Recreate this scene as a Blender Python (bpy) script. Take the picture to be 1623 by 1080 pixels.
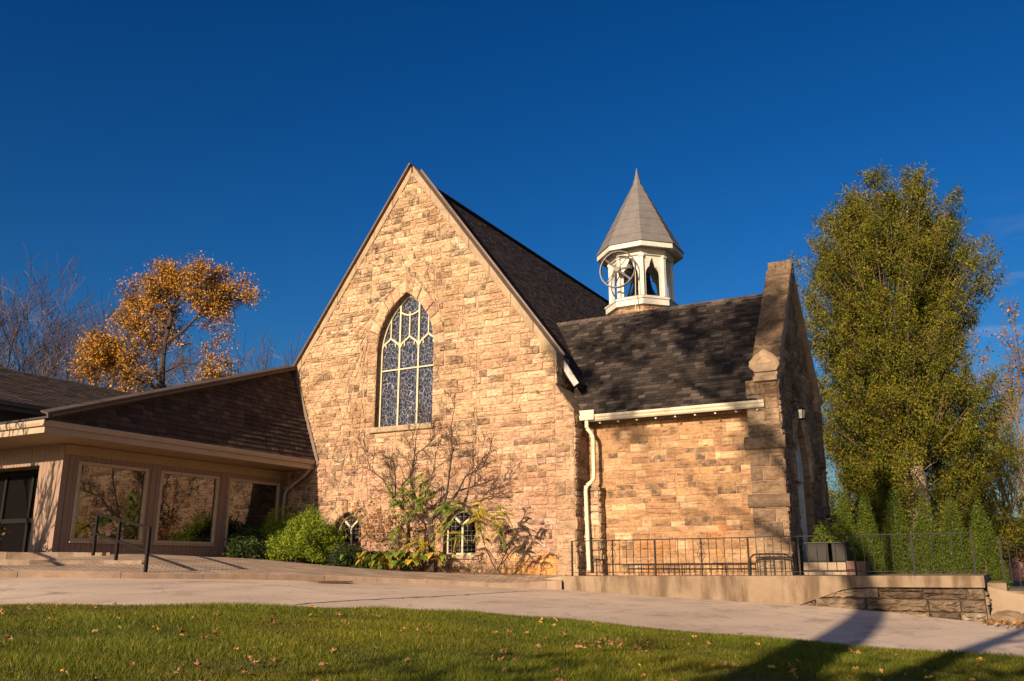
import bpy, bmesh, math, random
import numpy as np
from mathutils import Vector, Matrix, Quaternion

# ------------------------------------------------------------------ scene, camera, light
scene = bpy.context.scene
for o in list(bpy.data.objects):
    bpy.data.objects.remove(o)
COL = scene.collection
R = math.radians

SUN_EL, SUN_AZ = 17.5, 2.0            # sun low behind the camera, a touch to its left
cam_d = bpy.data.cameras.new("camera")
cam = bpy.data.objects.new("camera", cam_d)
COL.objects.link(cam)
cam.location = (15.5, -21.63, 0.25)
cam.rotation_euler = (R(90 + 14.5), 0, R(29.0))
cam_d.sensor_width = 36.0
cam_d.lens = 1380.0 / 1623.0 * 36.0
cam_d.clip_start = 0.1
cam_d.clip_end = 3000
scene.camera = cam

world = bpy.data.worlds.new("World")
scene.world = world
world.use_nodes = True
wt = world.node_tree
wt.nodes.clear()
w_out = wt.nodes.new("ShaderNodeOutputWorld")
w_bg = wt.nodes.new("ShaderNodeBackground")
w_sky = wt.nodes.new("ShaderNodeTexSky")
w_sky.sky_type = 'NISHITA'
w_sky.sun_disc = False
w_sky.sun_elevation = R(SUN_EL)
w_sky.sun_rotation = R(180 + SUN_AZ)
w_sky.altitude = 300
w_sky.air_density = 1.2
w_sky.dust_density = 2.5
w_sky.ozone_density = 5.0
w_hs = wt.nodes.new("ShaderNodeHueSaturation")
w_hs.inputs['Saturation'].default_value = 1.26
w_hs.inputs['Hue'].default_value = 0.501
w_hs.inputs['Value'].default_value = 1.0
w_bg.inputs['Strength'].default_value = 0.0315
w_gm = wt.nodes.new('ShaderNodeGamma')
w_gm.inputs['Gamma'].default_value = 1.32
wt.links.new(w_hs.outputs['Color'], w_gm.inputs['Color'])
wt.links.new(w_sky.outputs['Color'], w_hs.inputs['Color'])
# thin wisps of cloud low in the sky
w_tc = wt.nodes.new("ShaderNodeTexCoord")
w_mp = wt.nodes.new("ShaderNodeMapping")
w_mp.inputs['Scale'].default_value = (5, 5, 22)
w_no = wt.nodes.new("ShaderNodeTexNoise")
w_no.inputs['Scale'].default_value = 1.5
w_no.inputs['Detail'].default_value = 6
w_ra = wt.nodes.new("ShaderNodeValToRGB")
w_ra.color_ramp.elements[0].position = 0.57
w_ra.color_ramp.elements[0].color = (0, 0, 0, 1)
w_ra.color_ramp.elements[1].position = 0.80
w_ra.color_ramp.elements[1].color = (0.55, 0.55, 0.55, 1)
w_sep = wt.nodes.new("ShaderNodeSeparateXYZ")
w_mr = wt.nodes.new("ShaderNodeMapRange")
w_mr.inputs['From Min'].default_value = 0.36
w_mr.inputs['From Max'].default_value = 0.22
w_mul = wt.nodes.new("ShaderNodeMath")
w_mul.operation = 'MULTIPLY'
w_mix = wt.nodes.new("ShaderNodeMix")
w_mix.data_type = 'RGBA'
wt.links.new(w_tc.outputs['Generated'], w_mp.inputs['Vector'])
wt.links.new(w_mp.outputs['Vector'], w_no.inputs['Vector'])
wt.links.new(w_no.outputs['Fac'], w_ra.inputs['Fac'])
wt.links.new(w_tc.outputs['Generated'], w_sep.inputs['Vector'])
wt.links.new(w_sep.outputs['Z'], w_mr.inputs['Value'])
wt.links.new(w_ra.outputs['Color'], w_mul.inputs[0])
wt.links.new(w_mr.outputs['Result'], w_mul.inputs[1])
w_mx = wt.nodes.new("ShaderNodeMapRange")
w_mx.inputs['From Min'].default_value = -0.22
w_mx.inputs['From Max'].default_value = 0.02
w_m2 = wt.nodes.new("ShaderNodeMath")
w_m2.operation = 'MULTIPLY'
wt.links.new(w_sep.outputs['X'], w_mx.inputs['Value'])
wt.links.new(w_mul.outputs['Value'], w_m2.inputs[0])
wt.links.new(w_mx.outputs['Result'], w_m2.inputs[1])
wt.links.new(w_m2.outputs['Value'], w_mix.inputs['Factor'])
wt.links.new(w_gm.outputs['Color'], w_mix.inputs['A'])
w_mix.inputs['B'].default_value = (7.5, 7.8, 9.2, 1)
wt.links.new(w_mix.outputs['Result'], w_bg.inputs['Color'])
wt.links.new(w_bg.outputs['Background'], w_out.inputs['Surface'])

sun_d = bpy.data.lights.new("sun", 'SUN')
sun_d.energy = 5.0
sun_d.angle = R(0.53)
sun_d.color = (1.0, 0.79, 0.54)
sun = bpy.data.objects.new("sun", sun_d)
COL.objects.link(sun)
S_DIR = Vector((math.sin(R(SUN_AZ)) * math.cos(R(SUN_EL)), math.cos(R(SUN_AZ)) * math.cos(R(SUN_EL)), -math.sin(R(SUN_EL))))
sun.rotation_euler = S_DIR.to_track_quat('-Z', 'Y').to_euler()
sun.location = (0, -40, 40)

scene.view_settings.view_transform = 'Standard'
scene.view_settings.look = 'None'
scene.view_settings.exposure = 0.95
scene.view_settings.gamma = 1.0
scene.render.engine = 'CYCLES'
scene.cycles.max_bounces = 6
scene.cycles.diffuse_bounces = 3
scene.cycles.glossy_bounces = 3
scene.cycles.transparent_max_bounces = 8

# ------------------------------------------------------------------ helpers
def rootloc(o):
    p = Vector((0, 0, 0))
    while o is not None:
        p = p + o.location
        o = o.parent
    return p

def tag(o, label, cat, group=None):
    o['label'] = label
    o['category'] = cat
    if group:
        o['group'] = group
    return o

def thing(name, label, cat, loc=(0, 0, 0), group=None):
    o = bpy.data.objects.new(name, None)
    o.empty_display_size = 0.2
    COL.objects.link(o)
    o.location = loc
    return tag(o, label, cat, group)

def structure(o):
    o['kind'] = 'structure'
    return o

def copy_tree(o, parent=None):
    c = o.copy()
    COL.objects.link(c)
    c.parent = parent
    for ch in list(o.children):
        copy_tree(ch, c)
    return c

class MB:
    def __init__(s):
        s.v, s.f, s.mi, s.c = [], [], [], []
        s.cur = 0
        s.col = (1, 1, 1, 0)
    def add(s, pts, faces):
        b = len(s.v)
        s.v.extend([tuple(p) for p in pts])
        s.c.extend([s.col] * len(pts))
        for f in faces:
            s.f.append([i + b for i in f])
            s.mi.append(s.cur)
        return b
    def poly(s, pts):
        s.add(pts, [list(range(len(pts)))])
    def box(s, x0, x1, y0, y1, z0, z1):
        P = [(x0, y0, z0), (x1, y0, z0), (x1, y1, z0), (x0, y1, z0), (x0, y0, z1), (x1, y0, z1), (x1, y1, z1), (x0, y1, z1)]
        s.add(P, [(0, 3, 2, 1), (4, 5, 6, 7), (0, 1, 5, 4), (1, 2, 6, 5), (2, 3, 7, 6), (3, 0, 4, 7)])
    def beam(s, a, b, w, h, up=(0, 0, 1)):
        a, b = Vector(a), Vector(b)
        d = (b - a).normalized()
        u = Vector(up)
        sd = d.cross(u)
        if sd.length < 1e-4:
            sd = d.cross(Vector((1, 0, 0)))
        sd.normalize()
        u = sd.cross(d).normalized()
        P = []
        for p in (a, b):
            for q in ((-1, -1), (1, -1), (1, 1), (-1, 1)):
                P.append(p + sd * (q[0] * w / 2) + u * (q[1] * h / 2))
        s.add(P, [(0, 1, 2, 3), (7, 6, 5, 4), (0, 4, 5, 1), (1, 5, 6, 2), (2, 6, 7, 3), (3, 7, 4, 0)])
    def prism(s, pts, ext):
        n = len(pts)
        e = Vector(ext)
        P = [Vector(p) for p in pts]
        Q = [p + e for p in P]
        F = [list(range(n))[::-1], list(range(n, 2 * n))]
        for i in range(n):
            j = (i + 1) % n
            F.append([i, j, n + j, n + i])
        s.add(P + Q, F)
    def tube(s, path, radii, n=5, cap=True):
        path = [Vector(p) for p in path]
        if not hasattr(radii, '__len__'):
            radii = [radii] * len(path)
        b = len(s.v)
        ref = None
        for i, p in enumerate(path):
            d = (path[min(i + 1, len(path) - 1)] - path[max(i - 1, 0)])
            if d.length < 1e-9:
                d = Vector((0, 0, 1))
            d.normalize()
            if ref is None:
                ref = d.orthogonal().normalized()
            else:
                ref = ref - d * ref.dot(d)
                if ref.length < 1e-6:
                    ref = d.orthogonal()
                ref.normalize()
            w = d.cross(ref)
            for k in range(n):
                a = 2 * math.pi * k / n
                s.v.append(tuple(p + (ref * math.cos(a) + w * math.sin(a)) * radii[i]))
                s.c.append(s.col)
        for i in range(len(path) - 1):
            for k in range(n):
                k2 = (k + 1) % n
                s.f.append([b + i * n + k, b + i * n + k2, b + (i + 1) * n + k2, b + (i + 1) * n + k])
                s.mi.append(s.cur)
        if cap:
            s.f.append([b + k for k in range(n)][::-1]); s.mi.append(s.cur)
            e = b + (len(path) - 1) * n
            s.f.append([e + k for k in range(n)]); s.mi.append(s.cur)
    def lathe(s, c, prof, n=16, a0=0.0, cap=True):
        b = len(s.v)
        for r, z in prof:
            for k in range(n):
                a = a0 + 2 * math.pi * k / n
                s.v.append((c[0] + r * math.cos(a), c[1] + r * math.sin(a), c[2] + z))
                s.c.append(s.col)
        for i in range(len(prof) - 1):
            for k in range(n):
                k2 = (k + 1) % n
                s.f.append([b + i * n + k, b + i * n + k2, b + (i + 1) * n + k2, b + (i + 1) * n + k]); s.mi.append(s.cur)
        if cap:
            s.f.append([b + k for k in range(n)][::-1]); s.mi.append(s.cur)
            e = b + (len(prof) - 1) * n
            s.f.append([e + k for k in range(n)]); s.mi.append(s.cur)
    def build(s, name, mats, parent=None, smooth=False, bevel=0.0, fixn=False):
        me = bpy.data.meshes.new(name)
        off = rootloc(parent) if parent else Vector((0, 0, 0))
        me.from_pydata([(x - off.x, y - off.y, z - off.z) for x, y, z in s.v], [], s.f)
        if not isinstance(mats, (list, tuple)):
            mats = [mats]
        for m in mats:
            me.materials.append(m)
        if len(mats) > 1:
            me.polygons.foreach_set('material_index', s.mi)
        ca = me.color_attributes.new('tone', 'FLOAT_COLOR', 'POINT')
        ca.data.foreach_set('color', np.array(s.c, dtype=np.float32).ravel())
        if smooth:
            me.polygons.foreach_set('use_smooth', [True] * len(me.polygons))
        me.update()
        if fixn:
            bm = bmesh.new(); bm.from_mesh(me)
            bmesh.ops.recalc_face_normals(bm, faces=bm.faces)
            bm.to_mesh(me); bm.free()
        o = bpy.data.objects.new(name, me)
        COL.objects.link(o)
        if parent:
            o.parent = parent
        if bevel > 0:
            md = o.modifiers.new('bevel', 'BEVEL')
            md.width = bevel; md.segments = 1; md.limit_method = 'ANGLE'; md.angle_limit = R(40)
        return o

def build_np(name, verts, nper, cols, mat, parent=None, tri_pattern=None):
    """verts (N*nper,3): N faces of nper vertices each; cols (N,3)"""
    N = len(verts) // nper
    off = rootloc(parent) if parent else Vector((0, 0, 0))
    verts = np.asarray(verts, dtype=np.float32) - np.array(off, dtype=np.float32)
    me = bpy.data.meshes.new(name)
    me.vertices.add(N * nper)
    me.vertices.foreach_set('co', verts.ravel())
    me.loops.add(N * nper)
    me.loops.foreach_set('vertex_index', np.arange(N * nper, dtype=np.int32))
    me.polygons.add(N)
    me.polygons.foreach_set('loop_start', np.arange(0, N * nper, nper, dtype=np.int32))
    try:
        me.polygons.foreach_set('loop_total', np.full(N, nper, dtype=np.int32))
    except Exception:
        pass
    me.update(calc_edges=True)
    me.materials.append(mat)
    ca = me.color_attributes.new('tone', 'FLOAT_COLOR', 'POINT')
    c4 = np.ones((N * nper, 4), dtype=np.float32)
    c4[:, :3] = np.repeat(np.asarray(cols, dtype=np.float32), nper, axis=0)
    ca.data.foreach_set('color', c4.ravel())
    o = bpy.data.objects.new(name, me)
    COL.objects.link(o)
    if parent:
        o.parent = parent
    return o

# ------------------------------------------------------------------ materials
def new_mat(name):
    m = bpy.data.materials.new(name)
    m.use_nodes = True
    nt = m.node_tree
    b = nt.nodes['Principled BSDF']
    return m, nt, b

def node(nt, kind, **kw):
    n = nt.nodes.new(kind)
    for k, v in kw.items():
        if k in n.inputs:
            n.inputs[k].default_value = v
        else:
            setattr(n, k, v)
    return n

def ramp(nt, stops):
    n = nt.nodes.new('ShaderNodeValToRGB')
    cr = n.color_ramp
    while len(cr.elements) < len(stops):
        cr.elements.new(0.5)
    for e, (p, c) in zip(cr.elements, stops):
        e.position = p
        e.color = c if len(c) == 4 else (*c, 1)
    return n

def mixc(nt, fac, a, b, mode='MIX'):
    n = nt.nodes.new('ShaderNodeMix')
    n.data_type = 'RGBA'
    n.blend_type = mode
    for key, val in (('Factor', fac), ('A', a), ('B', b)):
        if isinstance(val, (int, float)):
            n.inputs[key].default_value = val
        elif isinstance(val, (tuple, list)):
            n.inputs[key].default_value = val if len(val) == 4 else (*val, 1)
        else:
            nt.links.new(val, n.inputs[key])
    return n.outputs['Result']

def plain(name, col, rough=0.6, col2=None, nscale=4.0, bump=0.0, bscale=40.0, bdist=0.01, attr=False, metal=0.0, spec=0.5,
          sc=(1, 1, 1), lo=0.35, hi=0.7, transl=0.0):
    m, nt, b = new_mat(name)
    b.inputs['Roughness'].default_value = rough
    b.inputs['Metallic'].default_value = metal
    b.inputs['Specular IOR Level'].default_value = spec
    tc = node(nt, 'ShaderNodeTexCoord')
    mp = node(nt, 'ShaderNodeMapping', Scale=sc)
    nt.links.new(tc.outputs['Object'], mp.inputs['Vector'])
    out = None
    if col2 is not None:
        n1 = node(nt, 'ShaderNodeTexNoise', Scale=nscale, Detail=7.0, Roughness=0.62)
        nt.links.new(mp.outputs['Vector'], n1.inputs['Vector'])
        rp = ramp(nt, [(lo, (*col, 1)), (hi, (*col2, 1))])
        nt.links.new(n1.outputs['Fac'], rp.inputs['Fac'])
        out = rp.outputs['Color']
    if attr:
        at = node(nt, 'ShaderNodeAttribute', attribute_name='tone')
        out = mixc(nt, 1.0, out if out is not None else (*col, 1), at.outputs['Color'], 'MULTIPLY')
    if out is not None:
        nt.links.new(out, b.inputs['Base Color'])
    else:
        b.inputs['Base Color'].default_value = (*col, 1)
    if bump > 0:
        n2 = node(nt, 'ShaderNodeTexNoise', Scale=bscale, Detail=6.0, Roughness=0.65)
        nt.links.new(mp.outputs['Vector'], n2.inputs['Vector'])
        bp = node(nt, 'ShaderNodeBump', Strength=bump, Distance=bdist)
        nt.links.new(n2.outputs['Fac'], bp.inputs['Height'])
        nt.links.new(bp.outputs['Normal'], b.inputs['Normal'])
    if transl > 0:
        tr = node(nt, 'ShaderNodeBsdfTranslucent')
        if out is not None:
            nt.links.new(out, tr.inputs['Color'])
        else:
            tr.inputs['Color'].default_value = (*col, 1)
        ms = node(nt, 'ShaderNodeMixShader', Fac=transl)
        nt.links.new(b.outputs['BSDF'], ms.inputs[1])
        nt.links.new(tr.outputs['BSDF'], ms.inputs[2])
        nt.links.new(ms.outputs['Shader'], nt.nodes['Material Output'].inputs['Surface'])
    return m

def stone_mat(name, gain=1.0, wash=(0.0, 0.0, 0.0)):
    """rock-faced stone: colour per stone from 'tone', its alpha = how sooty the stone is"""
    m, nt, b = new_mat(name)
    b.inputs['Roughness'].default_value = 0.88
    b.inputs['Specular IOR Level'].default_value = 0.25
    tc = node(nt, 'ShaderNodeTexCoord')
    at = node(nt, 'ShaderNodeAttribute', attribute_name='tone')
    n1 = node(nt, 'ShaderNodeTexNoise', Scale=9.0, Detail=8.0, Roughness=0.68)
    nt.links.new(tc.outputs['Object'], n1.inputs['Vector'])
    r1 = ramp(nt, [(0.28, (0.60, 0.55, 0.50)), (0.5, (1.0, 1.0, 1.0)), (0.74, (1.22, 1.2, 1.16))])
    nt.links.new(n1.outputs['Fac'], r1.inputs['Fac'])
    c = mixc(nt, 1.0, at.outputs['Color'], r1.outputs['Color'], 'MULTIPLY')
    # large, soft weathering
    n3 = node(nt, 'ShaderNodeTexNoise', Scale=0.55, Detail=5.0, Roughness=0.55)
    nt.links.new(tc.outputs['Object'], n3.inputs['Vector'])
    r3 = ramp(nt, [(0.33, (0.80, 0.72, 0.66)), (0.52, (1, 1, 1)), (0.70, (1.10, 1.08, 1.04))])
    nt.links.new(n3.outputs['Fac'], r3.inputs['Fac'])
    c = mixc(nt, 1.0, c, r3.outputs['Color'], 'MULTIPLY')
    # dirty bedding crevices, drawn out along the courses
    mpc = node(nt, 'ShaderNodeMapping', Scale=(1.7, 1.7, 9.0))
    nt.links.new(tc.outputs['Object'], mpc.inputs['Vector'])
    n6 = node(nt, 'ShaderNodeTexNoise', Scale=1.5, Detail=6.0, Roughness=0.62)
    nt.links.new(mpc.outputs['Vector'], n6.inputs['Vector'])
    r6 = ramp(nt, [(0.31, (0.26, 0.20, 0.16)), (0.40, (0.80, 0.76, 0.72)), (0.50, (1, 1, 1)), (0.72, (1.14, 1.13, 1.11))])
    nt.links.new(n6.outputs['Fac'], r6.inputs['Fac'])
    c = mixc(nt, 1.0, c, r6.outputs['Color'], 'MULTIPLY')
    # soot on chosen stones, patchy
    n4 = node(nt, 'ShaderNodeTexNoise', Scale=6.5, Detail=7.0, Roughness=0.7)
    nt.links.new(tc.outputs['Object'], n4.inputs['Vector'])
    r4 = ramp(nt, [(0.36, (0, 0, 0)), (0.58, (1, 1, 1))])
    nt.links.new(n4.outputs['Fac'], r4.inputs['Fac'])
    mm = node(nt, 'ShaderNodeMath', operation='MULTIPLY')
    nt.links.new(at.outputs['Alpha'], mm.inputs[0])
    nt.links.new(r4.outputs['Color'], mm.inputs[1])
    c = mixc(nt, mm.outputs['Value'], c, (0.085, 0.058, 0.040))
    if gain != 1.0:
        c = mixc(nt, 1.0, c, (gain, gain, gain), 'MULTIPLY')
    nt.links.new(c, b.inputs['Base Color'])
    n2 = node(nt, 'ShaderNodeTexNoise', Scale=22.0, Detail=9.0, Roughness=0.72)
    nt.links.new(tc.outputs['Object'], n2.inputs['Vector'])
    bp = node(nt, 'ShaderNodeBump', Strength=0.75, Distance=0.028)
    nt.links.new(n2.outputs['Fac'], bp.inputs['Height'])
    nt.links.new(bp.outputs['Normal'], b.inputs['Normal'])
    return m

M = {}
M['stone'] = stone_mat('rock_faced_stone')
M['mortar'] = plain('mortar', (0.30, 0.185, 0.12), 0.95, (0.37, 0.24, 0.16), 2.2, 0.6, 45, 0.012)
M['mortar_pink'] = plain('pink_mortar', (0.30, 0.165, 0.105), 0.95, (0.35, 0.21, 0.135), 1.6, 0.6, 45, 0.012)
M['coping'] = plain('weathered_coping', (0.31, 0.215, 0.135), 0.9, (0.19, 0.125, 0.08), 3.0, 0.5, 30, 0.02, lo=0.42, hi=0.72)
M['sill'] = plain('sill_stone', (0.33, 0.24, 0.15), 0.9, (0.20, 0.14, 0.09), 5.0, 0.5, 40, 0.015)
M['flash'] = plain('brown_metal', (0.10, 0.065, 0.05), 0.45, (0.16, 0.11, 0.085), 3, metal=0.5)
M['shingle'] = plain('asphalt_shingle', (0.9, 0.9, 0.9), 0.93, (1.15, 1.12, 1.1), 60, 0.5, 160, 0.004, attr=True, spec=0.25)
M['roofbase'] = plain('roof_felt', (0.03, 0.024, 0.022), 0.95)
M['cream'] = plain('cream_paint', (0.46, 0.40, 0.28), 0.5, (0.38, 0.32, 0.21), 6)
M['white'] = plain('white_paint', (0.50, 0.46, 0.42), 0.6, (0.36, 0.32, 0.275), 4, 0.3, 30, 0.006, lo=0.45, hi=0.78)
M['gutter'] = plain('gutter_paint', (0.46, 0.39, 0.29), 0.5, (0.33, 0.265, 0.18), 2.2, lo=0.45, hi=0.8)
M['pinktrim'] = plain('beige_fascia', (0.36, 0.27, 0.20), 0.45, (0.30, 0.22, 0.16), 2)
M['siding'] = plain('siding_paint', (0.24, 0.155, 0.115), 0.6, (0.20, 0.13, 0.095), 1.5)
M['siding_gap'] = plain('siding_groove', (0.06, 0.042, 0.034), 0.8)
M['soffit'] = plain('soffit_panel', (0.32, 0.215, 0.11), 0.6, (0.27, 0.18, 0.095), 2)
M['frame_tan'] = plain('window_trim', (0.42, 0.32, 0.22), 0.5, (0.34, 0.255, 0.175), 4)
M['iron'] = plain('black_iron', (0.006, 0.005, 0.005), 0.6, (0.014, 0.010, 0.008), 14, spec=0.2)
M['rusty'] = plain('rusty_iron', (0.16, 0.065, 0.03), 0.85, (0.06, 0.035, 0.025), 18, 0.5, 60, 0.01)
M['wheel'] = plain('grey_bell_iron', (0.15, 0.125, 0.11), 0.5, (0.10, 0.085, 0.075), 9)
M['bell'] = plain('bell_bronze', (0.025, 0.022, 0.022), 0.35, (0.045, 0.04, 0.036), 6, metal=0.6)
M['spire'] = plain('grey_spire_slate', (0.105, 0.092, 0.090), 0.75, (0.14, 0.122, 0.118), 3.0, 0.15, 30, 0.01)
M['concrete'] = plain('concrete', (0.21, 0.15, 0.10), 0.9, (0.27, 0.20, 0.14), 1.8, 0.5, 60, 0.01)
M['concrete_dark'] = plain('aged_concrete', (0.115, 0.072, 0.042), 0.92, (0.235, 0.165, 0.105), 2.6, 0.7, 70, 0.014, sc=(1, 1, 0.45))
M['dark'] = plain('dark_interior', (0.006, 0.005, 0.005), 0.8, spec=0.2)
M['rafter'] = plain('dark_timber', (0.06, 0.035, 0.02), 0.8)
M['bark'] = plain('bark', (0.085, 0.062, 0.045), 0.95, (0.15, 0.115, 0.085), 12, 0.8, 30, 0.02, sc=(1, 1, 0.3))
M['bark_dark'] = plain('dark_bark', (0.030, 0.019, 0.014), 0.95, (0.055, 0.036, 0.027), 9)
M['bark_red'] = plain('bare_twig_bark', (0.10, 0.062, 0.052), 0.95, (0.16, 0.105, 0.085), 9)
M['bark_pale'] = plain('cedar_bark', (0.42, 0.31, 0.22), 0.95, (0.22, 0.15, 0.10), 7, 0.8, 25, 0.02, sc=(1, 1, 0.25))
M['leaf'] = plain('leaf', (1, 1, 1), 0.65, attr=True, transl=0.28, spec=0.3)
M['needle'] = plain('needle_spray', (1, 1, 1), 0.75, attr=True, transl=0.08, spec=0.2)
M['grass'] = plain('grass_blade', (1, 1, 1), 0.6, attr=True, transl=0.3, spec=0.3)
M['dryleaf'] = plain('dry_leaf', (0.30, 0.135, 0.05), 0.8, (0.42, 0.24, 0.10), 25, transl=0.15)
M['dryleaf_dark'] = plain('dark_dry_leaf', (0.17, 0.07, 0.035), 0.8, (0.27, 0.14, 0.06), 25, transl=0.15)
M['dryleaf_yellow'] = plain('yellow_dry_leaf', (0.55, 0.32, 0.06), 0.8, (0.48, 0.24, 0.05), 25, transl=0.15)
M['soil'] = plain('soil_and_turf', (0.055, 0.048, 0.008), 0.95, (0.085, 0.07, 0.014), 3.0, 0.8, 60, 0.03)
M['earth'] = plain('ground_earth', (0.075, 0.088, 0.014), 0.95, (0.12, 0.105, 0.035), 0.4, 0.6, 14, 0.05)
M['metalbox'] = plain('grey_metal_shade_toned', (0.026, 0.022, 0.02), 0.7, (0.018, 0.016, 0.015), 3, spec=0.2)  # grey metal darkened: tree shade on the cabinets is put into the colour

# glass -----------------------------------------------------------
def glass_mat(name, col, ior, rough=0.015):
    m, nt, b = new_mat(name)
    b.inputs['Base Color'].default_value = (*col, 1)
    b.inputs['Roughness'].default_value = rough
    b.inputs['IOR'].default_value = ior
    tc = node(nt, 'ShaderNodeTexCoord')
    n = node(nt, 'ShaderNodeTexNoise', Scale=1.3, Detail=1.0)
    nt.links.new(tc.outputs['Object'], n.inputs['Vector'])
    bp = node(nt, 'ShaderNodeBump', Strength=0.05, Distance=0.02)
    nt.links.new(n.outputs['Fac'], bp.inputs['Height'])
    nt.links.new(bp.outputs['Normal'], b.inputs['Normal'])
    return m
M['glass'] = glass_mat('window_glass', (0.006, 0.005, 0.005), 2.1)
M['glass_door'] = glass_mat('door_glass', (0.006, 0.005, 0.005), 1.5)

def leaded_mat():
    m, nt, b = new_mat('leaded_glass')
    tc = node(nt, 'ShaderNodeTexCoord')
    mp = node(nt, 'ShaderNodeMapping', Scale=(1.0, 0.0, 0.72))
    nt.links.new(tc.outputs['Object'], mp.inputs['Vector'])
    nz = node(nt, 'ShaderNodeTexNoise', Scale=3.0, Detail=2.0)
    nt.links.new(mp.outputs['Vector'], nz.inputs['Vector'])
    vm = node(nt, 'ShaderNodeVectorMath', operation='SCALE')
    vm.inputs['Scale'].default_value = 0.22
    nt.links.new(nz.outputs['Color'], vm.inputs[0])
    va = node(nt, 'ShaderNodeVectorMath', operation='ADD')
    nt.links.new(mp.outputs['Vector'], va.inputs[0])
    nt.links.new(vm.outputs['Vector'], va.inputs[1])
    v1 = node(nt, 'ShaderNodeTexVoronoi', feature='DISTANCE_TO_EDGE', Scale=8.5)
    v2 = node(nt, 'ShaderNodeTexVoronoi', feature='F1', Scale=8.5)
    for v in (v1, v2):
        nt.links.new(va.outputs['Vector'], v.inputs['Vector'])
    r1 = ramp(nt, [(0.020, (1, 1, 1)), (0.042, (0, 0, 0))])
    nt.links.new(v1.outputs['Distance'], r1.inputs['Fac'])
    sp = node(nt, 'ShaderNodeSeparateColor')
    nt.links.new(v2.outputs['Color'], sp.inputs['Color'])
    r2 = ramp(nt, [(0.0, (0.008, 0.010, 0.022)), (0.55, (0.018, 0.022, 0.040)), (0.8, (0.032, 0.022, 0.030)), (1.0, (0.012, 0.018, 0.030))])
    nt.links.new(sp.outputs['Red'], r2.inputs['Fac'])
    c = mixc(nt, r1.outputs['Color'], r2.outputs['Color'], (0.20, 0.195, 0.215))
    nt.links.new(c, b.inputs['Base Color'])
    b.inputs['Roughness'].default_value = 0.25
    bp = node(nt, 'ShaderNodeBump', Strength=0.4, Distance=0.01)
    nt.links.new(v1.outputs['Distance'], bp.inputs['Height'])
    nt.links.new(bp.outputs['Normal'], b.inputs['Normal'])
    return m
M['leaded'] = leaded_mat()

def paving_mat():
    m, nt, b = new_mat('block_paving')
    tc = node(nt, 'ShaderNodeTexCoord')
    mp = node(nt, 'ShaderNodeMapping', Scale=(1, 1, 1), Rotation=(0, 0, R(-65)))
    nt.links.new(tc.outputs['Object'], mp.inputs['Vector'])
    br = node(nt, 'ShaderNodeTexBrick', Scale=1.0)
    br.inputs['Color1'].default_value = (0.36, 0.25, 0.175, 1)
    br.inputs['Color2'].default_value = (0.47, 0.34, 0.245, 1)
    br.inputs['Mortar'].default_value = (0.10, 0.075, 0.05, 1)
    br.inputs['Brick Width'].default_value = 0.27
    br.inputs['Row Height'].default_value = 0.14
    br.inputs['Mortar Size'].default_value = 0.014
    nt.links.new(mp.outputs['Vector'], br.inputs['Vector'])
    n1 = node(nt, 'ShaderNodeTexNoise', Scale=1.5, Detail=7.0)
    nt.links.new(tc.outputs['Object'], n1.inputs['Vector'])
    r1 = ramp(nt, [(0.35, (0.7, 0.66, 0.62)), (0.65, (1.1, 1.1, 1.1))])
    nt.links.new(n1.outputs['Fac'], r1.inputs['Fac'])
    c = mixc(nt, 1.0, br.outputs['Color'], r1.outputs['Color'], 'MULTIPLY')
    nt.links.new(c, b.inputs['Base Color'])
    b.inputs['Roughness'].default_value = 0.9
    bp = node(nt, 'ShaderNodeBump', Strength=0.6, Distance=0.01)
    bp.invert = True
    nt.links.new(br.outputs['Fac'], bp.inputs['Height'])
    nt.links.new(bp.outputs['Normal'], b.inputs['Normal'])
    return m
M['paving'] = paving_mat()

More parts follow.
